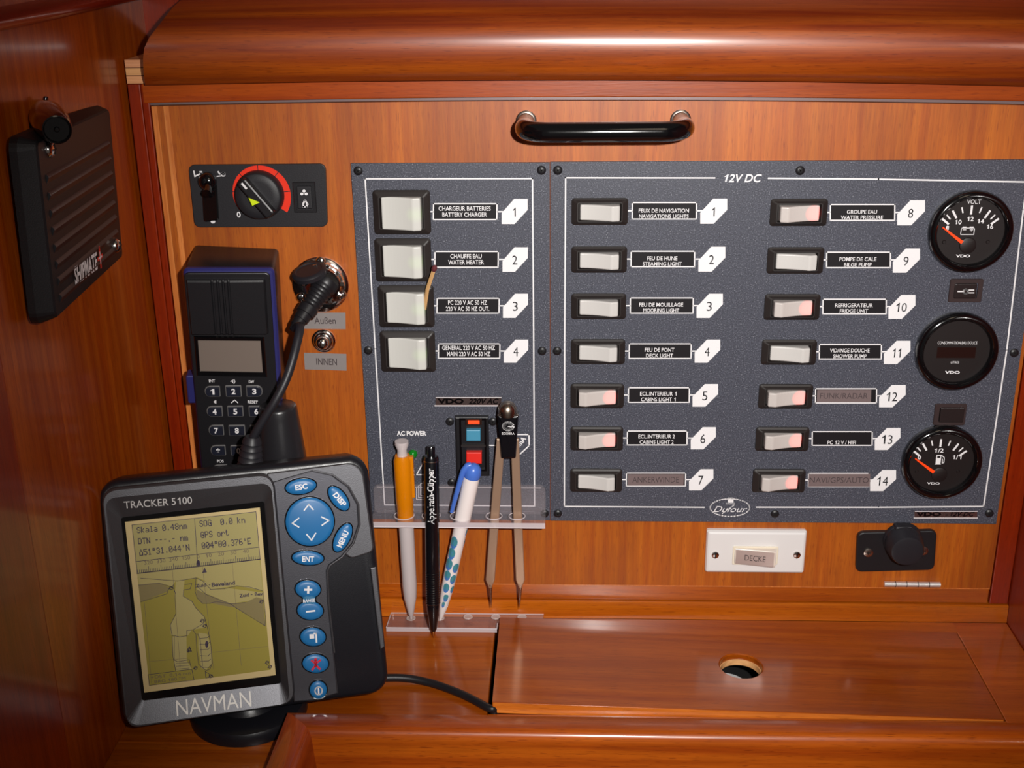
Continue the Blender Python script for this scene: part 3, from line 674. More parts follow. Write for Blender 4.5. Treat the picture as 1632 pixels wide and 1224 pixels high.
# small rockers between the gauges
def small_switch(x0, y0, x1, y1, i0, j0, i1, j1, sym):
    mb = MB(); cxy = pxy((x0 + x1) / 2, (y0 + y1) / 2); W_ = pxy(x1, y0)[0] - pxy(x0 + 2, y0)[0]; H_ = pxy(x0, y0)[1] - pxy(x0, y1)[1]
    mb.ringplate(rr(*cxy, W_, H_, .0012), rr(*cxy, W_ * .7, H_ * .66, .0008), 0, .0016, .0004)
    o = obj('small_rocker_switch', mb, mat('brown_black', (54, 42, 42), .4), dc)
    c2 = pxy((i0 + i1) / 2, (j0 + j1) / 2, .002); w2 = pxy(i1, j0)[0] - pxy(i0, j0)[0]; h2 = pxy(i0, j0)[1] - pxy(i0, j1)[1]
    r = MB(); r.prism(rr(*c2, w2, h2, .0008), .0, .0028, .0005); ro = obj('rocker', r, mat('dark_rocker', (36, 28, 28), .35), o)
    if sym:
        t = MB(); y = (j0 + j1) / 2 + 1; wv = .0030
        q = lambda a, b: PF.px(a, b, wv)
        t.ribbon([q(i0 + 6, y), q(i0 + 13, y)], .0008, wv); t.ribbon([q(*p) for p in ell(i0 + 18, y, 3.4, 3.6, n=14)], .0008, wv, closed=True)
        t.ribbon([q(i0 + 23.5, y - 2.2), q(i0 + 31, y - 2.2)], .0007, wv); t.ribbon([q(i0 + 23.5, y + 2.2), q(i0 + 31, y + 2.2)], .0007, wv); obj('symbol', t, PRINT, o)
small_switch(1511, 444, 1566, 481, 1521, 452, 1556, 475, True)
small_switch(1487, 643, 1539.6, 677, 1498, 649.5, 1536, 673, False)
# ---- gauges
def gauge(cx, cy, d_px, label_, kind):
    wv = .007; u, v = PF.px(cx, cy, wv); R = (PF.px(cx + d_px / 2, cy, wv)[0] - PF.px(cx - d_px / 2, cy, wv)[0]) / 2
    G = Fr(PF.world((u, v, 0)), (1, 0, 0), (0, 0, 1))
    g = thing('gauge', label_, 'gauge', G, 'round black gauges on the right of the panel')
    mb = MB(); mb.lathe((0, 0, 0), [(0.0002, R * .985), (.003, R), (.0062, R * .985), (.0078, R * .93), (.0080, R * .87), (.0070, R * .825), (.0035, R * .80)], 64, cap0=False, cap1=False); obj('bezel', mb, BLACKG, g)
    mb = MB(); mb.lathe((0, 0, 0), [(.0005, R * .82), (.0030, R * .82)], 56); obj('dial', mb, DIAL, g)
    s = R / .029; dz = .0031
    t = MB()
    def P(a, r): return (math.sin(math.radians(a)) * r, math.cos(math.radians(a)) * r)
    def tx(st, x, y, w_, h_, bold=.02, shear=0):
        v_, f_ = glyphs(st, bold, shear); xs_ = [p[0] for p in v_]; ys_ = [p[1] for p in v_]
        sx_, sy_ = w_ * s / (max(xs_) - min(xs_)), h_ * s / (max(ys_) - min(ys_)); mx, my = (max(xs_) + min(xs_)) / 2, (max(ys_) + min(ys_)) / 2
        t.add([(x * s + (p[0] - mx) * sx_, y * s + (p[1] - my) * sy_, dz + .0002) for p in v_], f_)
    if kind != 'water':
        dx = -.0010 if kind == 'volt' else -.0022
        for i, a in enumerate([-51, -42, -31, -16, 0, 16, 31, 42, 51]):
            big = i % 2 == 0 or (kind == 'volt' and i in ()); r1, r0 = .0241, (.0192 if big else .0208)
            a_ = A(*P(a, r0)) + A(dx, -.0066); b_ = A(*P(a, r1)) + A(dx, -.0066)
            t.ribbon([a_ * s, b_ * s], (.0014 if big else .0009) * s, dz + .0001)
        if kind == 'volt':
            tx('VOLT', 0, .0208, .0095, .0030, .0); tx('8', -.0160, .0025, .0022, .0032); tx('10', -.0090, .0066, .0044, .0032); tx('12', -.001, .0088, .0044, .0032); tx('14', .0062, .0072, .0044, .0032); tx('16', .0130, .0034, .0044, .0032)
            bx0, bx1, by0, by1 = -.0064, .0026, -.0022, .0024
            t.ribbon([A(*p) * s for p in ((bx0, by1), (bx1, by1), (bx1, by0), (bx0, by0))], .0005 * s, dz + .0001, closed=True)
            t.ribbon([A(-.0052, .0012) * s, A(-.0032, .0012) * s], .0005 * s, dz + .0001); t.ribbon([A(-.0002, .0012) * s, A(.0016, .0012) * s], .0005 * s, dz + .0001); t.ribbon([A(.0007, .0003) * s, A(.0007, .0021) * s], .0005 * s, dz + .0001)
            t.ribbon([A(-.0052, .0030) * s, A(-.0034, .0030) * s], .0008 * s, dz + .0001); t.ribbon([A(-.0004, .0030) * s, A(.0014, .0030) * s], .0008 * s, dz + .0001)
            tx('VDO', -.0030, -.0175, .0098, .0020, .03)
        else:
            tx('0', -.0163, .0036, .0024, .0032); tx('1/2', -.0028, .0092, .0064, .0034); tx('1/1', .0108, .0040, .0062, .0034)
            pq = lambda p: tuple((A(*p) + A(-.0020, .0022)) * s)
            t.prism([pq(p) for p in ((-.0026, -.0042), (.0018, -.0042), (.0014, -.0036), (.0014, .0034), (-.0022, .0034), (-.0022, -.0036))], dz, dz + .0001)
            t.ribbon([A(*pq(p)) for p in ((.0016, .0030), (.0036, .0014), (.0038, -.0028), (.0026, -.0030), (.0024, .0))], .0006 * s, dz + .0001)
            d = MB(); d.prism([pq(p) for p in ((-.0015, .0010), (.0008, .0010), (.0008, .0027), (-.0015, .0027))], dz, dz + .00022); obj('pump_window', d, DIAL, g)
            tx('VDO', -.0040, -.0172, .0092, .0018, .02)
        # needle pointing to the left end of the scale
        n = MB(); a_ = A(-.0196, .0032) * s; b_ = A(-.0050, -.0076) * s; d = (b_ - a_) / np.linalg.norm(b_ - a_); q = A(-d[1], d[0])
        n.prism([tuple(a_ + q * .0004 * s), tuple(a_ - q * .0004 * s), tuple(b_ - q * .0012 * s), tuple(b_ + q * .0012 * s)], .0041, .0047); obj('needle', n, NEEDLE, g)
        n = MB(); n.lathe((-.0005, -.0100 * s, .0031), [(0, .0058 * s), (.0008, .0056 * s), (.0012, .0048 * s)], 28); obj('hub', n, DIAL, g)
        for sx_ in (-1, 1):
            n = MB(); n.lathe((sx_ * .0150 * s - .002, -.0075 * s, .003), [(0, .0013), (.0006, .0009)], 14); obj('pin', n, DIAL, g)
    else:
        tx('CONSOMMATION EAU DOUCE', 0, .0062, .0275, .0021, .0); tx('LITRES', 0, -.0085, .0058, .0016, .0); tx('VDO', -.001, -.0160, .0105, .0022, .04)
        d = MB(); d.prism([tuple(A(*p) * s) for p in ((-.0135, -.0052), (.0135, -.0052), (.0135, .0028), (-.0135, .0028))], dz, dz + .0001); obj('display_window', d, mat('dark_window', (32, 14, 11), .3), g)
    obj('dial_print', t, PRINT, g)
    return g
gauge(1549.4, 371, 136, 'round black voltmeter with orange needle, topmost gauge on the right', 'volt')
gauge(1527, 562.5, 133, 'round black gauge with blank display and no needle, the middle one on the right', 'water')
gauge(1503, 740, 129, 'round black fuel gauge with pump symbol, lowest on the right', 'fuel')

# ================================================================== DOOR FITTINGS (things of their own)
# heater control
hp = Fr((*[0, 0], 0), (1, 0, 0), (0, 0, 1)); HC = wallfr(*hit(412, 311, 1, 0)[[0, 2]], 0.0)
heat = thing('heater_control', 'small black control plate with rotary knob inside a red scale', 'control panel', HC)
q = [HC.px(301, 262), HC.px(519.5, 260), HC.px(523, 360.5), HC.px(311, 361.5)]
mb = MB(); mb.prism(quad_round(q, .004), .0, .0020, .0005); obj('plate', mb, BLACKM, heat)
kc = HC.px(414, 310, .0021)
def arc_ring(c, r0f, r1f, a0, a1, n=40):
    o = []; i = []
    for k in range(n + 1):
        f = k / n; a = math.radians(a0 + (a1 - a0) * f); o.append((c[0] + r1f(f) * math.sin(a), c[1] + r1f(f) * math.cos(a))); i.append((c[0] + r0f(f) * math.sin(a), c[1] + r0f(f) * math.cos(a)))
    return o + i[::-1]
kr = .0164
mb = MB(); n = 40
pts = [arc_ring((kc[0] + .0002, kc[1]), lambda f: kr * 1.0, lambda f: kr * (1.07 + .25 * f), -128 + 254 * k / 6 + (1 if k else 0), -128 + 254 * (k + 1) / 6, 8) for k in range(6)]
for k in range(6):
    f0, f1 = k / 6, (k + 1) / 6
    mb.prism(arc_ring((kc[0] + .0002, kc[1]), lambda f: kr * 1.0, lambda f: kr * (1.09 + .20 * (f0 + (f1 - f0) * f)), -126 + 252 * f0 + .8, -126 + 252 * f1 - .8, 10), .0019, .0022)
obj('red_scale', mb, REDRING, heat)
mb = MB(); mb.lathe((kc[0], kc[1], .002), [(0, kr), (.002, kr), (.006, kr * .94), (.0068, kr * .88), (.0070, kr * .6)], 48, cap0=False); kn = obj('knob', mb, BLACKM, heat)
ka = math.radians(38); kd = A(-math.sin(ka), math.cos(ka)); kq = A(kd[1], -kd[0])
K = lambda a, b: tuple(A(*kc) + kd * a + kq * b)
mb = MB(); mb.prism(quad_round([K(-kr * .93, -.0036), K(-kr * .93, .0036), K(kr * .90, .0036), K(kr * .90, -.0036)], .002), .0085, .0150, .0012); obj('finger_bar', mb, BLACKP, kn)
mb = MB(); mb.prism([K(kr * .50, -.0007), K(kr * .50, .0007), K(kr * .80, .0007), K(kr * .80, -.0007)], .0149, .0152); obj('pointer_line', mb, PRINT, kn)
mb = MB(); ta = A(*kc) + kq * (-.0002) + A(-.0006, -.0012); mb.prism([tuple(ta + A(-.0036, .0020)), tuple(ta + A(-.0016, -.0034)), tuple(ta + A(.0036, -.0012))], .0149, .0152); obj('yellow_arrow', mb, YEL, kn)
t = MB(); text(t, '0', HC, (377.5, 342), (383.5, 342), 9, .0022); obj('lettering', t, PRINT, heat)
# toggle with its boot
tc0 = HC.px(334, 322, .002); tc1 = HC.px(340, 345, .002)
q = [HC.px(322, 283, .002), HC.px(346, 283, .002), HC.px(350, 350, .002), HC.px(326, 353, .002)]
mb = MB(); mb.prism(quad_round(q, .0016), .0020, .0045, .0008); tg_ = obj('toggle_housing', mb, BLACKG, heat)
c0 = HC.px(332, 288, .004); mb = MB(); mb.lathe((c0[0], c0[1], .0045), [(0, .0060), (.003, .0058), (.0055, .0045), (.0065, .002)], 28); obj('toggle_nut', mb, BLACKG, tg_)
c1 = HC.px(334, 297, .010); mb = MB(); mb.tube([(c0[0], c0[1], .008), (c1[0], c1[1] - .001, .014), (c1[0], c1[1] - .003, .018)], [.0016, .0026, .0030], 14); obj('toggle_lever', mb, BLACKG, tg_)
c2 = HC.px(334, 307.5, .005); mb = MB(); mb.lathe((c2[0], c2[1], .0045), [(0, .0032), (.0014, .0030), (.0026, .0020), (.003, .0006)], 20); obj('dome_nut', mb, BLACKG, tg_)
t = MB(); z = .0022; H = lambda a, b: HC.px(a, b, z)
t.ribbon([H(309, 273), H(310.5, 281), H(318, 277.5)], .0009, z); t.ribbon([H(319, 274), H(321, 274)], .0010, z)
t.ribbon([H(*p) for p in ell(355.5, 278, 2.8, 2.6, n=12)], .0008, z, closed=True); t.ribbon([H(348, 274), H(350, 277)], .0010, z); t.ribbon([H(346, 281), H(351, 280.5)], .0007, z)
t.prism([H(335, 352.5), H(343.5, 352.5), H(341.5, 356), H(337.5, 356)], z - .0001, z); obj('symbol', t, PRINT, heat)
q = [HC.px(467.5, 289), HC.px(503, 288.5), HC.px(506.5, 337), HC.px(471, 337)]; q2 = [HC.px(475, 294), HC.px(498, 294), HC.px(501, 332), HC.px(478, 332)]
mb = MB(); mb.ringplate(q, inset(ccw(q), .0018), .002, .0034, .0004); fs = obj('fan_switch', mb, BLACKP, heat)
mb = MB(); mb.prism(inset(ccw(q), .0026), .0015, .0042, .0006); obj('rocker', mb, BLACKM, fs)
t = MB(); z = .0044; H = lambda a, b: HC.px(a, b, z)
for p in ((484, 304.5), (480.5, 309), (487.5, 309)): t.prism([H(*x) for x in ell(p[0] + .5, p[1], 2.7, 2.2, n=10)], z - .0001, z)
t.ribbon([H(*p) for p in ((486, 319), (483, 325), (484, 329.5), (488, 330), (490, 325.5))], .0011, z, closed=True); obj('symbol', t, PRINT, fs)

# socket with plug
SF = wallfr(*hit(511, 453, 1, 0)[[0, 2]], 0.0)
sock = thing('round_socket', 'round chrome flanged socket on the wood above the toggle switch', 'socket', SF)
mb = MB(); Rf = (SF.px(556, 453)[0] - SF.px(466, 453)[0]) / 2
mb.lathe((0, 0, 0), [(0, Rf), (.0012, Rf), (.0022, Rf * .95), (.0026, Rf * .82), (.0030, Rf * .78), (.0034, Rf * .5)], 56, cap0=False); obj('flange', mb, CHROME, sock)
for k, (x, y) in enumerate(((511, 417), (544, 470), (480, 474))):
    u, v = SF.px(x, y, .003); mb = MB(); mb.lathe((0, 0, 0), [(0, .0036), (.001, .0035), (.0020, .0024), (.0023, .001)], 20, cap0=False); so = obj('screw', mb, CHROME, sock, loc=(u, v, .0024))
    c_ = MB(); c_.box((-.0016, -.0003, .0019), (.0016, .0003, .0024)); c_.box((-.0003, -.0016, .0019), (.0003, .0016, .0024)); obj('screw_slot', c_, DARK, so)
# hinged dust cap, standing open to the left
cc = SF.px(492, 437, .018)
mb = MB(); ax = A(-.16, .95, .26); mb.lathe((cc[0], cc[1], .015), [(-.0022, .0100), (-.0018, .0116), (.0012, .0120), (.0022, .0112), (.0026, .0092), (.0020, .0086)], 36, axis=ax, ); obj('dust_cap', mb, RUBBER, sock)
mb = MB(); mb.tube([(cc[0] - .006, cc[1] - .001, .014), (cc[0] - .009, cc[1] - .002, .008), (-.012, .006, .003)], .0022, 8); obj('cap_hinge', mb, STEEL, sock)
# plug: collar rings leave the socket toward the viewer and down left
plug = thing('power_plug', 'black ribbed plug with chrome locking ring in the round socket', 'plug', SF)
d_ = A(-.46, -.62, .64); d_ /= np.linalg.norm(d_)
b0 = A(.004, .003, .0036)
mb = MB(); mb.lathe(b0, [(0, .0135), (.003, .0135), (.0035, .0125), (.006, .0122)], 36, axis=(-.10, -.12, 1)); obj('locking_ring', mb, CHROME, plug)
for k in range(10):
    a = 2 * PI * k / 10; mb = MB(); cxx, cyy = b0[0] - .0004 + .0130 * math.cos(a), b0[1] + .0130 * math.sin(a)
    mb.prism([(cxx + .0022 * math.cos(a + t_), cyy + .0022 * math.sin(a + t_)) for t_ in (PI / 4, 3 * PI / 4, 5 * PI / 4, 7 * PI / 4)], b0[2] + .002, b0[2] + .0075, .0006); obj('grip_lug', mb, CHROME, plug)
b1 = A(.0050, .0028, .0095)
pr = [(-.002, .0090), (.002, .0090)]
for k in range(6): pr += [(.003 + k * .0028, .0084 - k * .0003), (.0042 + k * .0028, .0074 - k * .0003), (.0052 + k * .0028, .0074 - k * .0003)]
pr += [(.0205, .0070), (.026, .0066), (.0262, .0056), (.031, .0052), (.0312, .0046), (.036, .0043), (.0362, .0037), (.040, .0031)]
mb = MB(); mb.lathe(b1, pr, 28, axis=d_); obj('plug_body', mb, BLACKP, plug)
cstart = SF.world(b1 + d_ * .038)
# cable from the plug down to the connector behind the plotter
def at(px, py, y): return hit(px, py, 1, y)
def smooth_path(P, n=8):
    P = [A(*p) for p in P]; P = [2 * P[0] - P[1]] + P + [2 * P[-1] - P[-2]]; o = []
    for i in range(1, len(P) - 2):
        for k in range(n):
            t = k / n; o.append(.5 * ((2 * P[i]) + (-P[i - 1] + P[i + 1]) * t + (2 * P[i - 1] - 5 * P[i] + 4 * P[i + 1] - P[i + 2]) * t * t + (-P[i - 1] + 3 * P[i] - 3 * P[i + 1] + P[i + 2]) * t ** 3))
    return o + [P[-2]]
path = smooth_path([cstart, at(478, 522, -.046), at(470, 560, -.058), at(457, 602, -.066), at(438, 640, -.072), at(414, 678, -.074), at(401, 702, -.074)])
mb = MB(); mb.tube(path, [.0029] * len(path), 14)
o = obj('plug_cable', mb, RUBBER); o['label'] = 'thick black cable curving from the round socket across the handset'; o['category'] = 'cable'
# ribbed connector at its lower end
e0 = at(402, 700, -.074); e1 = at(398, 748, -.076); dd = e1 - e0; Lc = np.linalg.norm(dd)
pr = [(-.002, .0046)]
for k in range(5): pr += [(.0005 + k * .0042, .0060 + .0006 * k), (.0026 + k * .0042, .0066 + .0006 * k), (.0034 + k * .0042, .0052 + .0006 * k)]
pr += [(.030, .0085), (.040, .0085)]
mb = MB(); mb.lathe((0, 0, 0), pr, 20, axis=dd); o = obj('cable_connector', mb, RUBBER); o.location = e0; o['label'] = 'black ribbed connector at the cable end just behind the plotter'; o['category'] = 'connector'

# labels and toggle
for nm, q, s, a_, b_ in (('tape_label', [(478, 497.5), (550.5, 498), (551, 524.5), (485, 524)], 'Außen', (501, 511), (535, 511)), ('tape_label', [(484.5, 562), (552, 564), (552.5, 590.5), (486, 588.5)], 'INNEN', (504, 576), (537, 577))):
    F = wallfr(*hit(520, q[0][1] + 13, 1, 0)[[0, 2]], 0.0)
    th = thing(nm, 'silver tape label %s the chrome toggle' % ('above' if s == 'Außen' else 'below'), 'label', F)
    mb = MB(); mb.prism([F.px(*p) for p in q], 0, .0002); obj('tape', mb, TAPE2, th)
    t = MB(); text(t, s, F, a_, b_, 10.5, .00025, bold=.005); obj('lettering', t, TAPETXT, th)
F = wallfr(*hit(516, 543, 1, 0)[[0, 2]], 0.0)
th = thing('toggle_switch', 'round chrome toggle switch between the two silver labels', 'switch', F)
mb = MB(); mb.lathe((0, 0, 0), [(0, .0084), (.0008, .0084), (.0016, .0076), (.0018, .0070), (.0028, .0066), (.0036, .0054)], 36, cap0=False); obj('nut', mb, CHROME, th)
mb = MB(); mb.lathe((0, 0, .004), [(0, .0030), (.005, .0038), (.008, .0046), (.0103, .0040), (.0115, .0022)], 28, axis=(.20, .30, 1)); obj('lever', mb, CHROME, th)

# light switch
F = wallfr(*hit(1206, 879, 1, 0)[[0, 2]], 0.0)
th = thing('light_switch', 'white plate light switch with silver taped rocker', 'light switch', F)
q = [F.px(1125.5, 845.5, .004), F.px(1286.5, 845.5, .004), F.px(1281, 911.5, .002), F.px(1124, 911.5, .002)]
x0, x1 = (q[0][0] + q[3][0]) / 2, (q[1][0] + q[2][0]) / 2; y1, y0 = q[0][1], q[2][1]
mb = MB(); o_ = rr((x0 + x1) / 2, (y0 + y1) / 2, x1 - x0, y1 - y0, .0014, 4)
mb.rings([[(a, b, zz_) for a, b in rr((x0 + x1) / 2, (y0 + y1) / 2, x1 - x0 - dd_, y1 - y0 - dd_, r_, 4)] for zz_, dd_, r_ in ((0, 0, .0016), (.0026, 0, .0016), (.0044, .0018, .0012), (.0050, .0045, .0006))]); obj('plate', mb, WHITEP, th)
c_ = F.px(1203.5, 885, .005); mb = MB(); mb.ringplate(rr(*c_, .0330, .0150, .0012), rr(*c_, .0305, .0126, .0008), .0050, .0060, .0003); obj('rocker_frame', mb, mat('cream_plastic', (228, 218, 198), .3), th)
mb = MB(); mb.rings([[(c_[0] + x, c_[1] + y, z) for x, y, z in ((-.0150, -.0062, .002), (.0150, -.0062, .002), (.0150, .0062, .002), (-.0150, .0062, .002))],
                     [(c_[0] + x, c_[1] + y, z) for x, y, z in ((-.0150, -.0062, .0064), (.0138, -.0062, .0112), (.0138, .0062, .0112), (-.0150, .0062, .0064))],
                     [(c_[0] + x, c_[1] + y, z) for x, y, z in ((-.0145, -.0056, .0068), (.0133, -.0056, .0118), (.0133, .0056, .0118), (-.0145, .0056, .0068))]]); ro = obj('rocker', mb, mat('cream_rocker', (222, 208, 196), .3), th)
sf = F.sub((c_[0] - .0145, c_[1], .0069), (.0278, 0, .0050), (0, 1, 0))
mb = MB(); loc = lambda p: F.local(sf.world(p))
pts = [loc((a, b, .0001)) for a, b in ((.0002, -.0058), (.0274, -.0058), (.0274, .0058), (.0002, .0058))]; mb.rings([pts, [p + A(0, 0, .0003) for p in pts]]); obj('tape', mb, mat('rocker_tape', (176, 156, 150), .3, .3), ro)
t = MB(); v_, f_ = glyphs('DECKE', .0); xs_ = [p[0] for p in v_]; ys_ = [p[1] for p in v_]
t.add([loc(((p[0] - min(xs_)) / (max(xs_) - min(xs_)) * .0150 + .0066, (p[1] - (max(ys_) + min(ys_)) / 2) / (max(ys_) - min(ys_)) * .0046, .0006)) for p in v_], f_); obj('lettering', t, TAPETXT, ro)
for x in (1140, 1270):
    u, v = F.px(x, 884, .005); mb = MB(); mb.lathe((0, 0, 0), [(-.0014, .0029), (.0, .0029), (.0008, .0026), (.0012, .0015)], 20, cap0=False); so = obj('screw', mb, CHROME, th, loc=(u, v, .0052))
    c2_ = MB(); c2_.box((-.0004, -.0024, .0007), (.0004, .0024, .0014)); obj('screw_slot', c2_, DARK, so)

# 12 volt outlet with rubber cap
F = wallfr(*hit(1428, 878, 1, 0)[[0, 2]], 0.0)
th = thing('lighter_outlet', 'black power outlet plate with rubber cap beside the white light switch', 'outlet', F)
q = [F.px(1366, 847.5, .002), F.px(1493, 844, .002), F.px(1488.5, 907.5, .002), F.px(1363, 910.5, .002)]
mb = MB(); mb.prism(quad_round(q, .0045), 0, .0034, .0010); obj('plate', mb, BLACKP, th)
for x, y in ((1384, 881), (1472, 878)):
    u, v = F.px(x, y, .004); mb = MB(); mb.lathe((0, 0, 0), [(0, .0036), (.0008, .0034), (.0012, .0022)], 20, cap0=False); so = obj('screw', mb, STEEL, th, loc=(u, v, .0034))
    c2_ = MB(); c2_.box((-.0016, -.0003, .0011), (.0016, .0003, .0014)); c2_.box((-.0003, -.0016, .0011), (.0003, .0016, .0014)); obj('screw_slot', c2_, DARK, so)
c_ = F.px(1438, 860, .004)
mb = MB(); mb.lathe((c_[0], c_[1], .0034), [(0, .0140), (.003, .0138), (.0034, .0134), (.009, .0132), (.0098, .0126), (.0150, .0122), (.0170, .0112), (.0175, .0090)], 44, axis=(-.02, -.05, 1), cap0=False); cp_ = obj('rubber_cap', mb, RUBBER, th)
mb = MB(); mb.prism(rr(c_[0] - .0010, c_[1] + .0105, .0130, .0060, .002), .0034, .0100, .0014); obj('cap_tab', mb, RUBBER, cp_)

# match wedged beside the third switch
MF = wallfr(*pxy(677, 492), -.0080)
mt = thing('match', 'wooden match stuck between the second and third square switches', 'match', MF)
a3 = MF.local(hit(676.5, 493, 1, -.0068)); b3 = MF.local(hit(681, 462, 1, -.0120)); c3 = MF.local(hit(691.5, 430, 1, -.0150))
mb = MB(); mb.tube([a3, b3, c3], .00125, 4, False); obj('stick', mb, mat('match_wood', (214, 168, 112), .7), mt)
mb = MB(); dd = (c3 - b3) / np.linalg.norm(c3 - b3); mb.lathe(c3 - dd * .001, [(0, .0012), (.0010, .0018), (.0028, .0019), (.0042, .0012), (.0046, .0004)], 12, axis=dd); obj('match_head', mb, mat('match_head', (92, 34, 40), .8), mt)

# ================================================================== SPEAKER on the left wall
SPO = A(-.2741, -.1245, -.1506)
SP = Fr(SPO, (-.09182733, .99544649, -.02557393), (.02684581, .02814792, .99924321))
sp = thing('loudspeaker', 'slim black ribbed loudspeaker box screwed to the left wall', 'speaker', SP)
TL, TR, BR, BL = [SP.px(*p) for p in ((59.5, 227), (174, 174), (196, 408), (90, 507))]
x0, x1, y0, y1 = (TL[0] + BL[0]) / 2, (TR[0] + BR[0]) / 2, (BL[1] + BR[1]) / 2, (TL[1] + TR[1]) / 2
cxs, cys, W_, H_ = (x0 + x1) / 2, (y0 + y1) / 2, x1 - x0, y1 - y0
b0 = rr(cxs + .0, cys, W_ + .012, H_ + .006, .007); b1 = rr(cxs, cys, W_ + .001, H_ + .001, .004); b2 = inset(b1, .0010)
mb = MB(); mb.rings([[(a, b, -.0125) for a, b in ccw(b0)], [(a, b, -.0085) for a, b in ccw(b0)], [(a, b, -.0010) for a, b in b1], [(a, b, .0) for a, b in b2]], False); spk = obj('case', mb, mat('speaker_black', (17, 15, 18), .48, bump=.3, bscale=1500), sp)
for k in range(8):
    yy = cys + H_ * (.29 - .099 * k)
    mb = MB(); mb.rings([[(x, yy + dy, dz) for dy, dz in ((-.0040, -.0004), (-.0012, .0008), (.0, .0014), (.0012, .0008), (.0022, -.0004))] for x in (x0 + .008, x0 + .010, x1 - .012, x1 - .010)], True); obj('grille_rib', mb, BLACKP, sp)
for x, y in ((77.5, 238), (184, 391.5)):
    u, v = SP.px(x, y); mb = MB(); mb.lathe((0, 0, 0), [(0, .0045), (.0012, .0044), (.0026, .0032), (.0032, .0010)], 22, cap0=False); so = obj('screw', mb, CHROME, sp, loc=(u, v, .0))
    c2_ = MB(); c2_.box((-.0026, -.0004, .0026), (.0026, .0004, .0034)); c2_.box((-.0004, -.0026, .0026), (.0004, .0026, .0034)); obj('screw_slot', c2_, DARK, so)
t = MB(); text(t, 'SHIPMATE', SP, (119, 441), (155, 415), 14, .0012, bold=.03, shear=.1); obj('lettering', t, PRINT, sp)
t = MB(); a_, b_ = SP.px(155, 415, .0012), SP.px(164, 408, .0012); m_ = (a_ + b_) / 2 + A(0, .0005)
t.ribbon([m_ - A(.0045, 0), m_ + A(.0045, 0)], .0024, .0013); t.ribbon([m_ - A(0, .0055), m_ + A(0, .0055)], .0024, .0013); obj('emblem', t, mat('emblem_red', (214, 48, 34), .5), sp)
t = MB(); t.ribbon([m_ - A(.0036, 0), m_ + A(.0030, 0)], .0009, .0014); t.ribbon([m_ - A(0, .0036), m_ + A(0, .0030)], .0009, .0014); obj('emblem_line', t, PRINT, sp)
# round knob above the speaker's near corner
k0 = hit(72, 183, 0, XL + .003); k1 = hit(90.5, 203, 0, XL + .030)
KF = Fr(k0, (0, 1, 0), (0, 0, 1))
kb = thing('wall_knob', 'round black knob standing off the wall over the speaker corner', 'knob', KF)
d3 = k1 - k0; d3[2] = min(d3[2], .0); L3 = np.linalg.norm(d3)
dl = KF.local(KF.O + d3)
mb = MB(); mb.lathe((0, 0, 0), [(-.004, .0080), (0, .0084), (L3 * .30, .0098), (L3 * .7, .0092), (L3 * .92, .0080), (L3, .0072), (L3 + .0002, .0066), (L3 - .0014, .0060), (L3 - .0014, .0015), (L3 - .0006, .0010)], 36, axis=dl); obj('knob_body', mb, BLACKG, kb)
mb = MB(); mb.tube([A(0, .006, 0.001), A(0, .0098, .002)], [.0022, .0012], 10); obj('knob_ear', mb, BLACKG, kb)

# ================================================================== HANDSET
HO = A(-0.22027434, -0.04, -0.26744619)
HS = Fr(HO, (0.99115087, 0.12854915, -0.03309182), (0.04443181, -0.08637381, 0.99527151))
hs = thing('radio_handset', 'black handset with blue trim, small screen and keypad hanging on the door', 'handset', HS)
P = HS.px
tl, tr = P(292, 429), P(436, 429); bl, br = tl + A(-.0004, -.182), tr + A(.0004, -.182)
bodyo = quad_round([tuple(bl), tuple(br), tuple(tr), tuple(tl)], .0028)
mb = MB()
def wdoor(a, b, y):   # local depth at which the handset's side reaches world y
    p = HS.world((a, b, 0)); return (y - p[1]) / HS.N[1]
mb.rings([[(a, b, wdoor(a, b, -.0006)) for a, b in inset(bodyo, .0015)], [(a, b, wdoor(a, b, -.0030)) for a, b in bodyo], [(a, b, -.0035) for a, b in bodyo], [(a, b, -.0015) for a, b in inset(bodyo, .0006)]], True)
obj('body', mb, BLACKP, hs)
tro = bodyo; tri = inset(bodyo, .0034)
mb = MB(); mb.rings([[(a, b, -.0034) for a, b in inset(bodyo, -.0003)], [(a, b, -.0012) for a, b in inset(bodyo, -.0003)], [(a, b, .0002) for a, b in inset(bodyo, .0010)], [(a, b, .0004) for a, b in inset(bodyo, .0026)]], False)
obj('blue_trim', mb, BLUET, hs, 'blue edge trim')
f0, f1, f2, f3 = P(297, 436.5, .001), P(428, 436.5, .001), P(440, 606, .001), P(308, 606, .001)
fx0 = (tl[0] + bl[0]) / 2 + .0004; fx1 = (tr[0] + br[0]) / 2 - .0026
mb = MB(); fo_ = quad_round([(fx0, bl[1] + .002), (fx1, bl[1] + .002), (fx1, tl[1] - .0020), (fx0, tl[1] - .0020)], .003); mb.prism(fo_, .0, .0018, .0008); obj('front_cover', mb, BLACKP, hs)
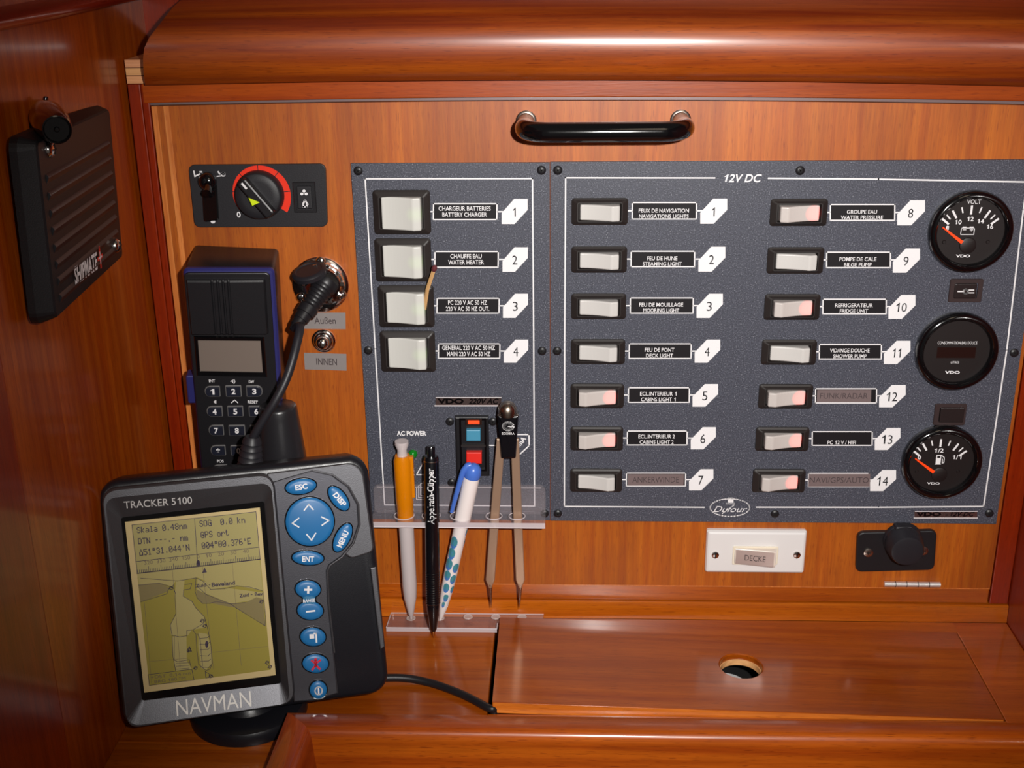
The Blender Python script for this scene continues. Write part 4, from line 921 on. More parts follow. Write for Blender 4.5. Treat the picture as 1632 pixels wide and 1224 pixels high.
# ear piece block with four grooves
e0, e1 = P(297, 447, .004), P(423, 533, .004)
ex0, ex1, ey1, ey0 = fx0 + .0012, fx1 - .003, e0[1], e1[1]
mb = MB()
gx = [P(x, 500, .004)[0] for x in (342, 351, 359.5, 368)]
prof = [(ex0, .0018), (ex0 + .0012, .0046)]
for g_ in gx: prof += [(g_ - .0009, .0050), (g_ - .0004, .0036), (g_ + .0004, .0036), (g_ + .0009, .0050)]
prof += [(ex1 - .0012, .0046), (ex1, .0018)]
mb.rings([[(a, y, b if 0 < k < 3 else b - .0006) for a, b in prof] for k, y in enumerate((ey0, ey0 + .0008, ey1 - .0012, ey1))][::-1], False)
obj('ear_block', mb, BLACKP, hs)
q = [P(309, 535, .002), P(421, 536, .002), P(426, 600, .002), P(314, 598, .002)]; q2 = [P(315.6, 541, .002), P(415.6, 541.8, .002), P(419.4, 592.6, .002), P(319.4, 591, .002)]
mb = MB(); mb.ringplate(q, q2, .0014, .0032, .0006); sc_ = obj('screen_frame', mb, BLACKG, hs)
mb = MB(); mb.prism(q2, .0015, .0020); obj('screen', mb, LCDP, sc_)
keys = [('1', 326, 615, 351, 634), ('2', 359, 614, 385, 634), ('3', 392, 614, 418.5, 634), ('4', 329, 647, 355, 665.6), ('5', 362, 646.5, 388, 665.6), ('6', 396, 646.5, 421, 665.6), ('7', 332, 677, 357, 696), ('8', 364, 677, 391, 696), ('9', 398, 677, 424, 696), ('*', 335, 709, 360, 728), ('0', 367, 709, 393, 728), ('#', 401, 709, 427, 728), ('', 339, 740, 363, 758), ('', 371, 740, 397, 758), ('', 405, 740, 431, 758)]
KR = mat('key_rim', (96, 94, 94), .4); KB = mat('key_navy', (30, 32, 44), .35); KRed = mat('key_red', (150, 60, 60), .4)
for k, (s, x0_, y0_, x1_, y1_) in enumerate(keys):
    c_ = P((x0_ + x1_) / 2, (y0_ + y1_) / 2, .003); w_ = (x1_ - x0_) * .000415; h_ = (y1_ - y0_) * .000435
    col_ = k % 3; r4 = [.0008] * 4
    if col_ == 0: r4 = [h_ * .42, .0008, .0008, h_ * .42]
    if col_ == 2: r4 = [.0008, h_ * .42, h_ * .42, .0008]
    base = [(c_[0] - w_ / 2, c_[1] - h_ / 2), (c_[0] + w_ / 2, c_[1] - h_ / 2), (c_[0] + w_ / 2, c_[1] + h_ / 2), (c_[0] - w_ / 2, c_[1] + h_ / 2)]
    o_ = quad_round(base, r4); mb = MB(); mb.prism(o_, .0016, .0026, .0004); ko = obj('key', mb, KR, hs)
    mb = MB(); mb.prism(inset(ccw(o_), .0007), .0026, .0034, .0003); obj('key_cap', mb, KRed if k == 13 else KB, ko)
    if s:
        t = MB(); text(t, s, HS, ((x0_ + x1_) / 2 - 3.2, (y0_ + y1_) / 2), ((x0_ + x1_) / 2 + 3.2, (y0_ + y1_) / 2), 9 if s != '*' else 8, .0036, bold=.03); obj('lettering', t, PRINT, ko)
t = MB()
for s, a_, b_ in (('INT', (333, 607), (342.5, 607)), ('DW', (396.5, 608.5), (405, 608.5)), ('RESET', (395, 640.5), (411, 641)), ('POS', (346, 735), (356.5, 735))): text(t, s, HS, a_, b_, 4.6, .0020, bold=.02)
z = .0020
t.ribbon([P(368, 608, z), P(371, 606, z), P(371, 610, z)], .0006, z); t.ribbon([P(373, 605, z), P(374.5, 608, z), P(373, 611, z)], .0005, z)
t.ribbon([P(344, 638, z), P(341, 640.5, z), P(344, 643, z)], .0006, z, closed=True); t.ribbon([P(369, 642, z), P(374, 637.5, z), P(379, 642, z)], .0006, z)
obj('lettering', t, PRINT, hs)
# blue side key
mb = MB(); a_ = P(295, 596, -.006); b_ = P(309, 640, -.006); mb.prism(rr((tl[0] + bl[0]) / 2 - .0022, (a_[1] + b_[1]) / 2, .0068, abs(a_[1] - b_[1]), .0014), -.013, -.003, .001); obj('side_key', mb, BLUET, hs, 'blue press-to-talk key')
# tapered cup of the handset holder beside the handset
cu0 = at(444, 659, -.042); cu1 = at(452, 770, -.042)
CF = Fr(cu0, (1, 0, 0), (0, 1, 0))
r0_ = .0130; mb = MB(); Lz = .075
dr = A(.010, -.006, -1)
mb.lathe((0, 0, 0), [(-.0062, .0114), (-.0056, .0122), (-.004, .0127), (0, .0131), (.018, .0148), (.036, .0163), (.060, .0176), (Lz, .0182)], 40, axis=dr)
o = obj('handset_holder', mb, mat('holder_black', (34, 33, 36), .30, coat=.3, coat_r=.3, bump=.35, bscale=1300)); o.matrix_world = CF.mat(); o['label'] = 'tapered black plastic holder standing between handset and plotter'; o['category'] = 'holder'

# ================================================================== CHART PLOTTER
GO = A(-0.20382223, -0.13, -0.40106877)
GF = Fr(GO, (0.96656122, 0.25642916, 0.00187111), (-0.06402531, 0.23425291, 0.97006512))
gp = thing('chart_plotter', 'black marine chart plotter with blue keys and olive map screen', 'plotter', GF)
P = GF.px
oc = [P(152, 770), P(590, 728), P(622, 1106), P(196, 1168)]
gx0, gx1 = (oc[0][0] + oc[3][0]) / 2, (oc[1][0] + oc[2][0]) / 2; gy0, gy1 = (oc[2][1] + oc[3][1]) / 2, (oc[0][1] + oc[1][1]) / 2
gcx, gcy, gw, gh = (gx0 + gx1) / 2, (gy0 + gy1) / 2, gx1 - gx0, gy1 - gy0
o0 = ccw(rr(gcx, gcy, gw, gh, .013, 8))
# slight waist on the right side as in the photograph
def waist(p):
    x, y = p
    if x > gcx + gw * .45: x -= .0035 * math.exp(-((y - .030) / .016) ** 2) + (.0016 if y > .03 else 0)
    return (x, y)
o0 = [waist(p) for p in o0]
n_ = 0
mb = MB(); mb.rings([[(a, b, -.050) for a, b in inset(o0, .012)], [(a, b, -.044) for a, b in inset(o0, .004)], [(a, b, -.014) for a, b in o0], [(a, b, -.0065) for a, b in o0], [(a, b, -.0042) for a, b in inset(o0, .0014)], [(a, b, -.0034) for a, b in inset(o0, .0036)]], True)
obj('housing', mb, GPSBODY, gp)
# grey front frame around the screen with sloping inner faces
so_ = [P(168, 793), P(432, 768), P(462, 1118), P(205, 1158)]   # outer line of slope
si_ = [P(192, 826), P(421, 800), P(448, 1091), P(226, 1119)]   # inner line
fo2 = quad_round([tuple(p) for p in (P(160, 780, .001), P(436, 753, .001), P(472, 1121, .001), P(200, 1160, .001))], .009, 5)
so2 = quad_round([tuple(p) for p in so_], .006, 5); si2 = quad_round([tuple(p) for p in si_], .0015, 5)
mb = MB(); mb.rings([[(a, b, -.0036) for a, b in fo2], [(a, b, .0012) for a, b in fo2], [(a, b, .0026) for a, b in inset(fo2, .0012)], [(a, b, .0026) for a, b in so2], [(a, b, -.0022) for a, b in si2]], False, False, False)
obj('front_frame', mb, GPSGREY, gp, 'dark grey moulded frame around the screen')
# LCD
lq = [P(199, 832, -.0016), P(414, 809, -.0016), P(439.5, 1076, -.0016), P(230, 1104, -.0016)]
mb = MB(); mb.prism([tuple(p) for p in si2], -.0030, -.0021); scr = obj('screen', mb, BLACKG, gp)
zL = -.0018
mb = MB(); mb.prism(lq, -.0022, zL); obj('screen_border', mb, LCD_B, scr)
L = lambda x, y: GF.px(x, y, zL)
def S8(x, y): return L(180 + x / 3.497, 800 + y / 3.497)     # coordinates read in the close-up of the screen
def lpoly(pts, z, m, nm):
    mb = MB(); mb.prism([S8(*p) for p in pts], z - .00003, z); return obj(nm, mb, m, scr)
lpoly([(106, 128), (797, 54), (880, 935), (203, 1025)], zL + .00006, LCD1, 'map_area')
lpoly([(106, 128), (797, 54), (820, 318), (136, 398)], zL + .00010, LCD_T, 'data_field')
mb = MB()
for pp_ in ([(136, 398), (365, 372), (365, 438), (158, 424), (138, 420)], [(365, 372), (520, 354), (818, 320), (836, 494), (690, 466), (552, 487), (515, 440), (470, 420), (365, 438)], [(350, 440), (400, 436), (392, 490), (395, 525), (440, 552), (462, 590), (508, 640), (514, 700), (440, 712), (420, 742), (350, 748), (325, 742), (318, 690), (354, 625), (346, 510)], [(330, 750), (410, 745), (412, 885), (440, 930), (350, 940), (335, 860)], [(478, 728), (525, 735), (545, 800), (550, 900), (520, 935), (492, 925), (475, 800)], [(140, 420), (158, 424), (350, 440), (330, 470), (260, 452), (145, 462)], [(470, 490), (470, 430), (520, 445), (552, 487), (640, 480), (838, 505), (840, 540), (655, 566)]):
    mb.prism([S8(*p) for p in pp_], zL + .00010, zL + .00012)
obj('map_water', mb, LCD_L, scr)
mb = MB()
for pp_ in ([(142, 464), (260, 452), (312, 478), (300, 500), (250, 520), (155, 556)], [(462, 485), (520, 515), (655, 566), (690, 590), (640, 582), (540, 562), (500, 566), (470, 530)], [(655, 566), (740, 560), (800, 530), (835, 540), (850, 690), (760, 630), (690, 595)]):
    mb.prism([S8(*p) for p in pp_], zL + .00013, zL + .00015)
obj('map_shoal', mb, LCD_H, scr)
zi = zL + .0002
ink = MB(); fnt = MB()
def il(pts, wd=.00035, b=ink, closed=False): b.ribbon([S8(*p) for p in pts], wd, zi, closed=closed)
il([(106, 128), (797, 54), (820, 318), (136, 398)], .00035, closed=True); il([(128, 332), (810, 252)]); il([(455, 92), (472, 345)]); il([(136, 398), (820, 319)], .0006)
for k in range(69):
    f = k / 68; x = 140 + f * 674; y = 396 - f * 79; il([(x, y), (x - 1.5, y - (30 if k % 7 == 6 else 16))], .0003)
for s, a_, b_ in (('320', (175, 340), (222, 334)), ('330', (245, 331), (292, 325)), ('340', (314, 323), (361, 317)), ('350', (384, 315), (430, 309)), ('0', (467, 305), (482, 303)), ('10', (517, 300), (550, 296)), ('20', (585, 292), (619, 288)), ('30', (655, 284), (688, 280)), ('40', (724, 276), (757, 272))):
    pa, pb = (180 + a_[0] / 3.497, 800 + a_[1] / 3.497), (180 + b_[0] / 3.497, 800 + b_[1] / 3.497); text(fnt, s, GF, pa, pb, 6.0, zi, bold=.0)
BITS = {'S': '0e11100e01110e', 'k': '10101214181412', 'a': '00000e010f110f', 'l': '0c04040404040e', '0': '0e11131519110e', '.': '00000000000404', '4': '02060a121f0202', '8': '0e11110e11110e', 'n': '00001619111111', 'm': '00001a15151515', 'D': '1e11111111111e', 'T': '1f040404040404', 'N': '11191915131311', '-': '0000000e000000', 'Δ': '040a0a1111111f', '5': '1f101e0101110e', '1': '040c040404040e', '°': '0e0a0e00000000', '3': '0e11010601110e', "'": '04040400000000', 'O': '0e11111111110e', 'G': '0e11101713110f', 'P': '1e11111e101010', 'o': '00000e1111110e', 'r': '00001619101010', 't': '08081c08080906', '7': '1f010204080808', '6': '0e10101e11110e', 'E': '1f10101e10101f', '2': '0e11010204081f', ' ': '00' * 7}
def lcdtext(b, s, a_, b_, h_):   # dot-matrix lettering, one bar per run of dots
    a_, b_ = A(*a_), A(*b_); d = b_ - a_; W = np.linalg.norm(d); d /= W; q = A(d[1], -d[0]); n = len(s) * 6 - 1; cw = W / n; ch = h_ / 7
    for i, c in enumerate(s):
        rows = [int(BITS[c][2 * k:2 * k + 2], 16) for k in range(7)]
        for col in range(5):
            r = 0
            while r < 7:
                if rows[r] >> (4 - col) & 1:
                    r2 = r
                    while r2 < 7 and rows[r2] >> (4 - col) & 1: r2 += 1
                    x0_, x1_ = (i * 6 + col) * cw, (i * 6 + col + 1.3) * cw; y0_, y1_ = h_ / 2 - r * ch, h_ / 2 - r2 * ch
                    pts = [a_ + d * x + q * y for x, y in ((x0_, y0_), (x1_, y0_), (x1_, y1_), (x0_, y1_))]
                    b.prism([S8(*p) for p in pts], zi - .00003, zi); r = r2
                else: r += 1
def lt(s, a_, b_, h_, bold=.02, b=ink):
    if all(c in BITS for c in s) and h_ >= 40: return lcdtext(b, s, a_, b_, h_ - 6)
    text(b, s, GF, (180 + a_[0] / 3.497, 800 + a_[1] / 3.497), (180 + b_[0] / 3.497, 800 + b_[1] / 3.497), h_ / 3.497, zi, bold=bold)
lt('Skala 0.48nm', (133, 157), (412, 132), 40); lt('DTN ---.- nm', (140, 219), (417, 198), 40); lt("Δ51°31.044'N", (147, 283), (426, 252), 42)
lt('SOG  0.0 kn', (482, 121), (735, 99), 42); lt('GPS ort', (489, 184), (645, 170), 42); lt("004°00.376'E", (495, 244), (768, 217), 42)
ink.prism([S8(*p) for p in ((465, 357), (466, 332), (475, 322), (485, 330), (487, 354))], zi - .00003, zi); ink.prism([S8(*p) for p in ((497, 396), (511, 364), (524, 392))], zi - .00003, zi)
lt('Zuid', (460, 468), (520, 462), 20, .03); lt('-', (534, 462), (543, 461), 4); lt('Beveland', (550, 462), (680, 449), 24, .03); lt('Zuid', (704, 523), (758, 517), 20, .03); lt('-', (768, 517), (778, 516), 4); lt('Bev', (790, 515), (836, 511), 20, .03)
il([(155, 424), (360, 440), (462, 422), (500, 440), (545, 487), (620, 484), (690, 467), (760, 474), (832, 494)], .0003)
il([(142, 463), (258, 452), (315, 470), (338, 480), (350, 512), (352, 620), (320, 686), (330, 742), (372, 752), (412, 746), (412, 716), (445, 712), (500, 680), (518, 655)], .0003)
il([(155, 556), (300, 512), (312, 480), (340, 462), (342, 500)], .0003); il([(400, 460), (440, 455), (430, 485), (395, 490), (392, 525), (440, 553), (462, 590), (510, 640), (527, 700), (545, 790), (553, 900), (540, 932), (512, 942)], .0003)
il([(462, 425), (458, 500), (470, 535), (500, 565), (540, 565), (575, 555), (655, 568)], .0003); il([(470, 470), (520, 515), (655, 568), (690, 592), (848, 690), (852, 640), (836, 500)], .0003); il([(655, 568), (740, 560)], .0003)
il([(330, 745), (335, 860), (350, 940)], .0003); il([(342, 750), (342, 880), (360, 890), (425, 878), (436, 920)], .0003); il([(445, 712), (462, 735), (468, 830), (478, 905), (515, 935)], .0003); il([(472, 735), (485, 760), (500, 915)], .0003)
for k in range(6): y = 760 + 32 * k; il([(484 + k, y), (525 + 2 * k, y - 3 + (k % 2) * 5), (536 + 2 * k, y - 12)], .0003)
for k in range(3): y = 900 + 16 * k; il([(352, y), (425, y - 6)], .00025)
ink.prism([S8(*p) for p in ell(523, 793, 9, 20, n=12)], zi - .00003, zi)
for c_ in ((498, 662), (512, 690), (425, 822), (460, 925), (860, 895), (875, 918), (325, 480), (828, 555), (545, 970)):
    ink.ribbon([S8(*p) for p in ell(c_[0], c_[1], 9, 9, n=7)], .0004, zi, closed=True); ink.ribbon([S8(c_[0] - 12, c_[1] + 5), S8(c_[0] + 10, c_[1] - 6)], .0004, zi)
il([(420, 838), (426, 805), (438, 832), (414, 832)], .0004, closed=True)
il([(515, 945), (562, 975), (518, 980)], .0003, closed=True)
for pts in ([(175, 560), (215, 1010)], [(332, 380), (375, 920)], [(500, 360), (560, 930)], [(665, 340), (715, 910)], [(205, 888), (420, 870)], [(555, 838), (865, 804)]): il(pts, .00018, fnt)
il([(196, 962), (440, 932), (452, 992), (203, 1022)], .0003, closed=True)
lt('+DST  0.14 nm', (212, 978), (432, 952), 18, .0, fnt); lt('BRG 180 °M', (232, 1002), (404, 980), 18, .0, fnt)
obj('map_ink', ink, LCD_I, scr)['kind'] = 'stuff'; obj('map_faint_ink', fnt, LCD_I2, scr)['kind'] = 'stuff'
# names on the frame
def slope_frame(a, b, c):   # three local 3D points: left, right, up
    U_ = b - a; V_ = c - a; return GF.sub(a, tuple(U_), tuple(V_))
a3 = A(*so_[3], .0026); b3 = A(*so_[2], .0026); c3 = A(*si_[3], -.0022)
NF = slope_frame(a3, b3, c3)
t = MB(); text(t, 'NAVMAN', NF, (281, 1129), (400, 1113.5), 25, .0005, bold=-.003)
t.v = [tuple(GF.local(NF.world(p))) for p in t.v]; obj('name_lettering', t, mat('silver_print', (240, 238, 232), .6), gp)
a3 = A(*si_[0], -.0022); b3 = A(*si_[1], -.0022); c3 = A(*so_[0], .0026); NF = slope_frame(a3, b3, c3)
t = MB(); text(t, 'TRACKER 5100', NF, (197.5, 805), (306, 797), 11.5, .0004, bold=.005)
t.v = [tuple(GF.local(NF.world(p))) for p in t.v]; obj('model_lettering', t, mat('silver_print2', (200, 198, 196), .5), gp)
# raised key field: a round boss with a band running down
mm = (P(534, 832)[0] - P(454, 832)[0]) / 80     # metres per pixel here
cpad = P(494, 832, .002)
boss = [P(*p, .0010) for p in ((430, 770), (470, 758), (498, 750), (530, 757), (556, 776), (571, 804), (573, 836), (563, 866), (545, 888), (526, 901), (522, 910), (524, 960), (533, 1040), (540, 1106), (500, 1118), (468, 1120), (462, 1080))]
mb = MB(); mb.prism([tuple(p) for p in boss], -.0036, .0008, .0012); obj('key_field', mb, mat('key_field_grey', (84, 84, 90), .42, .8, bump=.2, bscale=1500), gp)
mb = MB(); bb = boss[2:13]; mb.tube([A(p[0], p[1], .0011) for p in bb], .0007, 8); obj('key_field_ridge', mb, GPSGREY, gp)
mb = MB(); q = quad_round([tuple(p) for p in (P(425, 756, .001), P(577, 737, .001), P(597, 880, .001), P(560, 892, .001), P(440, 800, .001))], [.004, .004, .004, .010, .001]) ; mb.prism(q, -.0036, -.0004, .0010); obj('corner_panel', mb, GPSGREY, gp)
z1 = .0036
def key(name, outline, m=BLUEK, top=z1):
    mb = MB(); mb.rings([[(a, b, .0) for a, b in inset(outline, -.0008)], [(a, b, .0018) for a, b in inset(outline, -.0008)], [(a, b, .0018) for a, b in inset(outline, -.0001)]], False, True, True); o = obj(name, mb, BLACKG, gp)
    mb = MB(); mb.rings([[(a, b, .001) for a, b in outline], [(a, b, top - .0010) for a, b in outline], [(a, b, top - .0003) for a, b in inset(outline, .0009)], [(a, b, top) for a, b in inset(outline, .0022)]], True); obj('key_cap', mb, m, o); return o
def pell(cx, cy, rx, ry, deg, n=28):  # ellipse given in pixels, deg clockwise on screen
    return ccw([tuple(P(*p, z1)) for p in ell(cx, cy, rx, ry, math.radians(deg), n)])
def keytext(o, s, a_, b_, h_, bold=.03, m=PRINT):
    t = MB(); text(t, s, GF, a_, b_, h_, z1 + .0002, bold=bold); obj('lettering', t, m, o)
o = key('soft_key', pell(479.7, 776, 24.5, 12, -8)); keytext(o, 'ESC', (470.5, 777.5), (490, 774.5), 9)
o = key('soft_key', pell(540, 795, 22.5, 11.5, 52)); keytext(o, 'DISP', (533.5, 786.5), (549.5, 805.5), 9)
o = key('soft_key', pell(546.3, 857.6, 24.5, 11.5, -63)); keytext(o, 'MENU', (540.5, 871.5), (552.5, 846.5), 9)
o = key('soft_key', pell(490.8, 890, 25, 11, 3)); keytext(o, 'ENT', (481.5, 891), (500.5, 891), 9)
o = key('cursor_pad', pell(494, 832, 38.5, 38.5, 0, 44))
t = MB(); Z = z1 + .0002; Q = lambda x, y: P(x, y, Z)
for pts in (((485, 813), (492, 804), (499, 812)), ((476, 826), (466, 834), (476, 840)), ((512.5, 824), (524, 829.5), (513.5, 837)), ((489, 852), (496.5, 861), (503, 850))): t.ribbon([Q(*p) for p in pts], .0008, Z)
obj('arrow_marks', t, PRINT, o)
rng = [(472, 940)] + []
up = [P(*p, z1) for p in ell(491, 940, 20, 14, math.radians(4), 28)]; dn = [P(*p, z1) for p in ell(494.5, 974, 20.5, 14.5, math.radians(4), 28)]
o = key('range_key', ccw([tuple(p) for p in up])); keytext(o, '+', (485, 940), (497.5, 940), 12)
o = key('range_key', ccw([tuple(p) for p in dn])); t = MB(); t.ribbon([Q(489, 975), Q(501, 973.5)], .0011, Z); obj('lettering', t, PRINT, o)
o = key('range_bridge', ccw([tuple(P(*p, z1)) for p in ((480.5, 945), (504, 945), (502, 957), (506, 968), (483, 969), (483.5, 957))]), mat('blue_bridge', (44, 110, 150), .45), top=.0034); keytext(o, 'RANGE', (483, 957.8), (502, 956.6), 5.5)
o = key('mark_key', pell(499, 1016, 20, 14.5, 3)); t = MB(); t.prism([Q(493, 1011), Q(500.5, 1010.5), Q(501, 1017.5), Q(493.5, 1018)], Z - .0001, Z); t.ribbon([Q(501, 1009.5), Q(503.5, 1009.5), Q(504.5, 1023)], .0010, Z); obj('symbol', t, PRINT, o)
o = key('overboard_key', pell(503, 1058.5, 20.5, 14.5, 3)); t = MB(); t.prism([Q(*p) for p in ell(503, 1051.5, 2.6, 2.6, n=12)], Z - .0001, Z)
t.ribbon([Q(497, 1053), Q(503, 1058), Q(510, 1052.5)], .0012, Z); t.ribbon([Q(503, 1054), Q(503.3, 1061)], .0018, Z); t.ribbon([Q(498, 1067), Q(503.3, 1060), Q(509.5, 1066)], .0013, Z); obj('symbol', t, mat('red_figure', (200, 36, 60), .5), o)
o = key('power_key', pell(507.5, 1100.5, 13.5, 14, 0)); t = MB(); t.ribbon([Q(*p) for p in ell(507.8, 1101, 5.6, 6, n=20)], .0008, Z, closed=True); t.ribbon([Q(507.6, 1097.5), Q(508, 1104.5)], .0009, Z); obj('symbol', t, PRINT, o)
# rubber door on the right edge
mb = MB(); q = [P(590, 905, .0), P(599, 903, .0), P(613, 1030, .0), P(606, 1035, .0)]; mb.prism(q, -.004, .0010, .0006); obj('card_slot_cover', mb, GPSGREY, gp)
# swivel foot of the plotter
ft = MB(); fc = A(-.2085, -.1235, Z0)
fl_ = GF.local(fc); zf = GF.local(fc + A(0, 0, 1)) - fl_
ft.lathe(fl_, [(0.0002, .0385), (.006, .0385), (.0085, .0370), (.0100, .0320), (.0104, .0200)], 48, axis=zf); obj('foot', ft, GPSBODY, gp)
ft = MB(); ft.lathe(fl_ + zf * .010, [(0, .022), (.006, .016), (.030, .014), (.036, .014)], 32, axis=zf); obj('neck', ft, GPSBODY, gp)
# tail cable of the plotter, lying over the shelf into the lid gap
zc_ = Z0 + .0030
path = smooth_path([(-.160, -.098, Z0 + .0045), hit(622, 1080, 2, zc_ + .002), hit(680, 1087, 2, zc_), hit(735, 1106, 2, zc_), hit(778, 1128, 2, zc_), tuple(hit(788, 1132, 2, zc_ - .002)), (-.0466, -.1215, Z0 - .012), (-.045, -.119, Z0 - .03)])
mb = MB(); mb.tube(path, .0027, 14); o = obj('plotter_cable', mb, BLACKP); o['label'] = 'black cable leaving the plotter and entering the gap beside the lid'; o['category'] = 'cable'

# ================================================================== PEN HOLDER (clear acrylic)
zs = -.4020; TH = .0036
ax_, bx_ = -.1370, -.0118
PHF = Fr((ax_, -.0022, zs), (1, 0, 0), (0, 1, 0))
ph = thing('pen_holder', 'clear acrylic pen rack screwed over the lower edge of the panel', 'pen holder', PHF)
Wd = bx_ - ax_; Dp = .0225
pens_px = [(646, 815, .0072), (687.5, 820, .0066), (733, 822, .0070), (787, 824, .0058), (824, 824, .0058)]
holes = []
for x, y, r in pens_px:
    p = hit(x, y, 2, zs); holes.append((p[0] - ax_, -.0120, r))
mb = MB()
# shelf plate built in cells so that each hole is a real opening
edges = [0] + [(holes[i][0] + holes[i + 1][0]) / 2 for i in range(4)] + [Wd]
for i, (hx, hy, hr_) in enumerate(holes):
    x0_, x1_, y0_, y1_ = edges[i], edges[i + 1], -Dp, 0.0
    def rp(a):
        dx, dy = math.cos(a), math.sin(a); ts = []
        if dx > 1e-9: ts.append((x1_ - hx) / dx)
        if dx < -1e-9: ts.append((x0_ - hx) / dx)
        if dy > 1e-9: ts.append((y1_ - hy) / dy)
        if dy < -1e-9: ts.append((y0_ - hy) / dy)
        t_ = min(ts); return (hx + dx * t_, hy + dy * t_)
    an = sorted(set([2 * PI * k / 28 for k in range(28)] + [math.atan2(y - hy, x - hx) % (2 * PI) for x, y in ((x0_, y0_), (x1_, y0_), (x0_, y1_), (x1_, y1_))]))
    O_ = [rp(a) for a in an]; I_ = [(hx + hr_ * math.cos(a), hy + hr_ * math.sin(a)) for a in an]
    n = len(an); base = len(mb.v)
    mb.rings([[(a, b, 0) for a, b in O_], [(a, b, 0) for a, b in I_], [(a, b, -TH) for a, b in I_], [(a, b, -TH) for a, b in O_]], False, False, False)
    # outer walls only on the plate's rim
    for k in range(n):
        a, b = O_[k], O_[(k + 1) % n]
        onrim = (abs(a[1] - y0_) < 1e-7 and abs(b[1] - y0_) < 1e-7) or (abs(a[1] - y1_) < 1e-7 and abs(b[1] - y1_) < 1e-7) or (i == 0 and abs(a[0] - x0_) < 1e-7 and abs(b[0] - x0_) < 1e-7) or (i == 4 and abs(a[0] - x1_) < 1e-7 and abs(b[0] - x1_) < 1e-7)
        if onrim: mb.f.append((base + 3 * n + k, base + 3 * n + (k + 1) % n, base + (k + 1) % n, base + k)); mb.sm.append(False)
obj('shelf_plate', mb, ACRYL, ph)
bt = hit(850, 773, 1, -.0022)[2] - zs
mb = MB(); bpoly = rr(Wd / 2, bt / 2 - TH / 2 + .0002, Wd, bt + TH, .004)
mb.rings([[(a, -.0002, b) for a, b in bpoly], [(a, .0018 - .0001 + .0001, b) for a, b in bpoly]][::-1], False)
mb.v = [(x, y - .0020 if y > 0 else y - .0020, z) for x, y, z in mb.v]
obj('back_plate', mb, ACRYL, ph)
mb = MB(); mb.box((0, -Dp - .0006, -TH), (Wd, -Dp - .0001, 0)); obj('edge_glow', mb, ACRYL_GLOW, ph)  # whitish strip, the front edge's glow put into its colour
mb = MB(); mb.tube([(0, -Dp - .0003, -TH - .0002), (Wd, -Dp - .0003, -TH - .0002)], .00045, 6); obj('bright_edge', mb, acrylic_mat(.8), ph)  # painted line of light along the lower front edge
mb = MB(); mb.tube([(.003, -.0042, bt - .0004), (Wd - .003, -.0042, bt - .0004)], .0003, 6); obj('bright_edge', mb, ACRYL_GLOW, ph)  # top edge light, painted as a line of whiter acrylic
for hx, hy, hr_ in holes:
    mb = MB(); mb.tube([(hx + hr_ * math.cos(2 * PI * k / 28), hy + hr_ * math.sin(2 * PI * k / 28), .0001) for k in range(29)], .00035, 6); obj('hole_glow', mb, acrylic_mat(.75), ph)  # whitened ring painting the light caught around each hole
# lower rest strip on the shelf
zr_ = Z0 + .0034
rest = thing('pen_rest', 'clear acrylic strip with shallow dimples lying on the shelf under the pens', 'pen rest', Fr((-.130, -.0032, Z0), (1, 0, 0), (0, 1, 0)))
mb = MB(); mb.prism(quad_round([(0, -.0200), (.1165, -.0135), (.1165, 0), (0.001, 0)], .0015), .0002, .0034, .0005)
mb = MB(); mb.prism(quad_round([(-.0005, -.0205), (.0822, -.0205), (.0822, 0), (0.001, 0)], .0018), .0002, .0034, .0004); obj('strip_plate', mb, ACRYL, rest)
mb = MB(); mb.prism([(.0823, -.0130), (.1165, -.0130), (.1165, 0), (.0823, 0)], .0002, .0034, .0004); obj('strip_plate', mb, ACRYL, rest)
for a_, b_ in (((0, -.0205), (.0822, -.0205)), ((.001, 0), (.1165, 0)), ((0, -.0205), (.001, 0)), ((.0822, -.0205), (.0822, -.0130))):
    mb = MB(); mb.tube([(a_[0], a_[1], .0032), (b_[0], b_[1], .0032)], .00035, 6); obj('bright_edge', mb, acrylic_mat(.8), rest)  # edge light of the strip, painted as thin whitish tubes
mb = MB(); mb.box((0, -.0210, .0002), (.0822, -.0206, .0032)); obj('edge_glow', mb, ACRYL_GLOW, rest)  # glow of the strip's front edge, painted with whiter acrylic
FROST = mat('frosted_dimple', (226, 214, 208), .35, trans=.3)
for x, y in ((655, 985), (701, 985), (746, 983), (790, 983), (832, 981)):
    p = hit(x, y, 2, Z0 + .0034); mb = MB(); mb.lathe((p[0] + .130, min(-.004, max(p[1] + .0032, -.0150)), .0033), [(0, .0036), (.0003, .0034), (.00005, .0022)], 22, cap0=False); obj('dimple', mb, FROST, rest)

# ================================================================== PENS AND DIVIDERS
def axis_frame(p0, p1):
    d = A(*p1) - A(*p0); L_ = np.linalg.norm(d); d /= L_; U_ = np.cross(A(0, 1, 0), d); return Fr(p0, U_ / np.linalg.norm(U_), np.cross(d, U_ / np.linalg.norm(U_)) * 1.0), L_
# frame with N along the pen from tip (p0) to top (p1)
def penframe(p0, p1):
    d = A(*p1) - A(*p0); L_ = np.linalg.norm(d); d /= L_; U_ = np.cross(A(0, 1, 0), d); U_ /= np.linalg.norm(U_); V_ = np.cross(d, U_)
    f = Fr(p0, U_, V_); return f, L_
def seg(name, prof, m, parent, L_, n=28, label=None):
    mb = MB(); mb.lathe((0, 0, 0), [(t * L_, r) for t, r in prof], n); return obj(name, mb, m, parent, label)
HY = -.0142   # plane of the holes
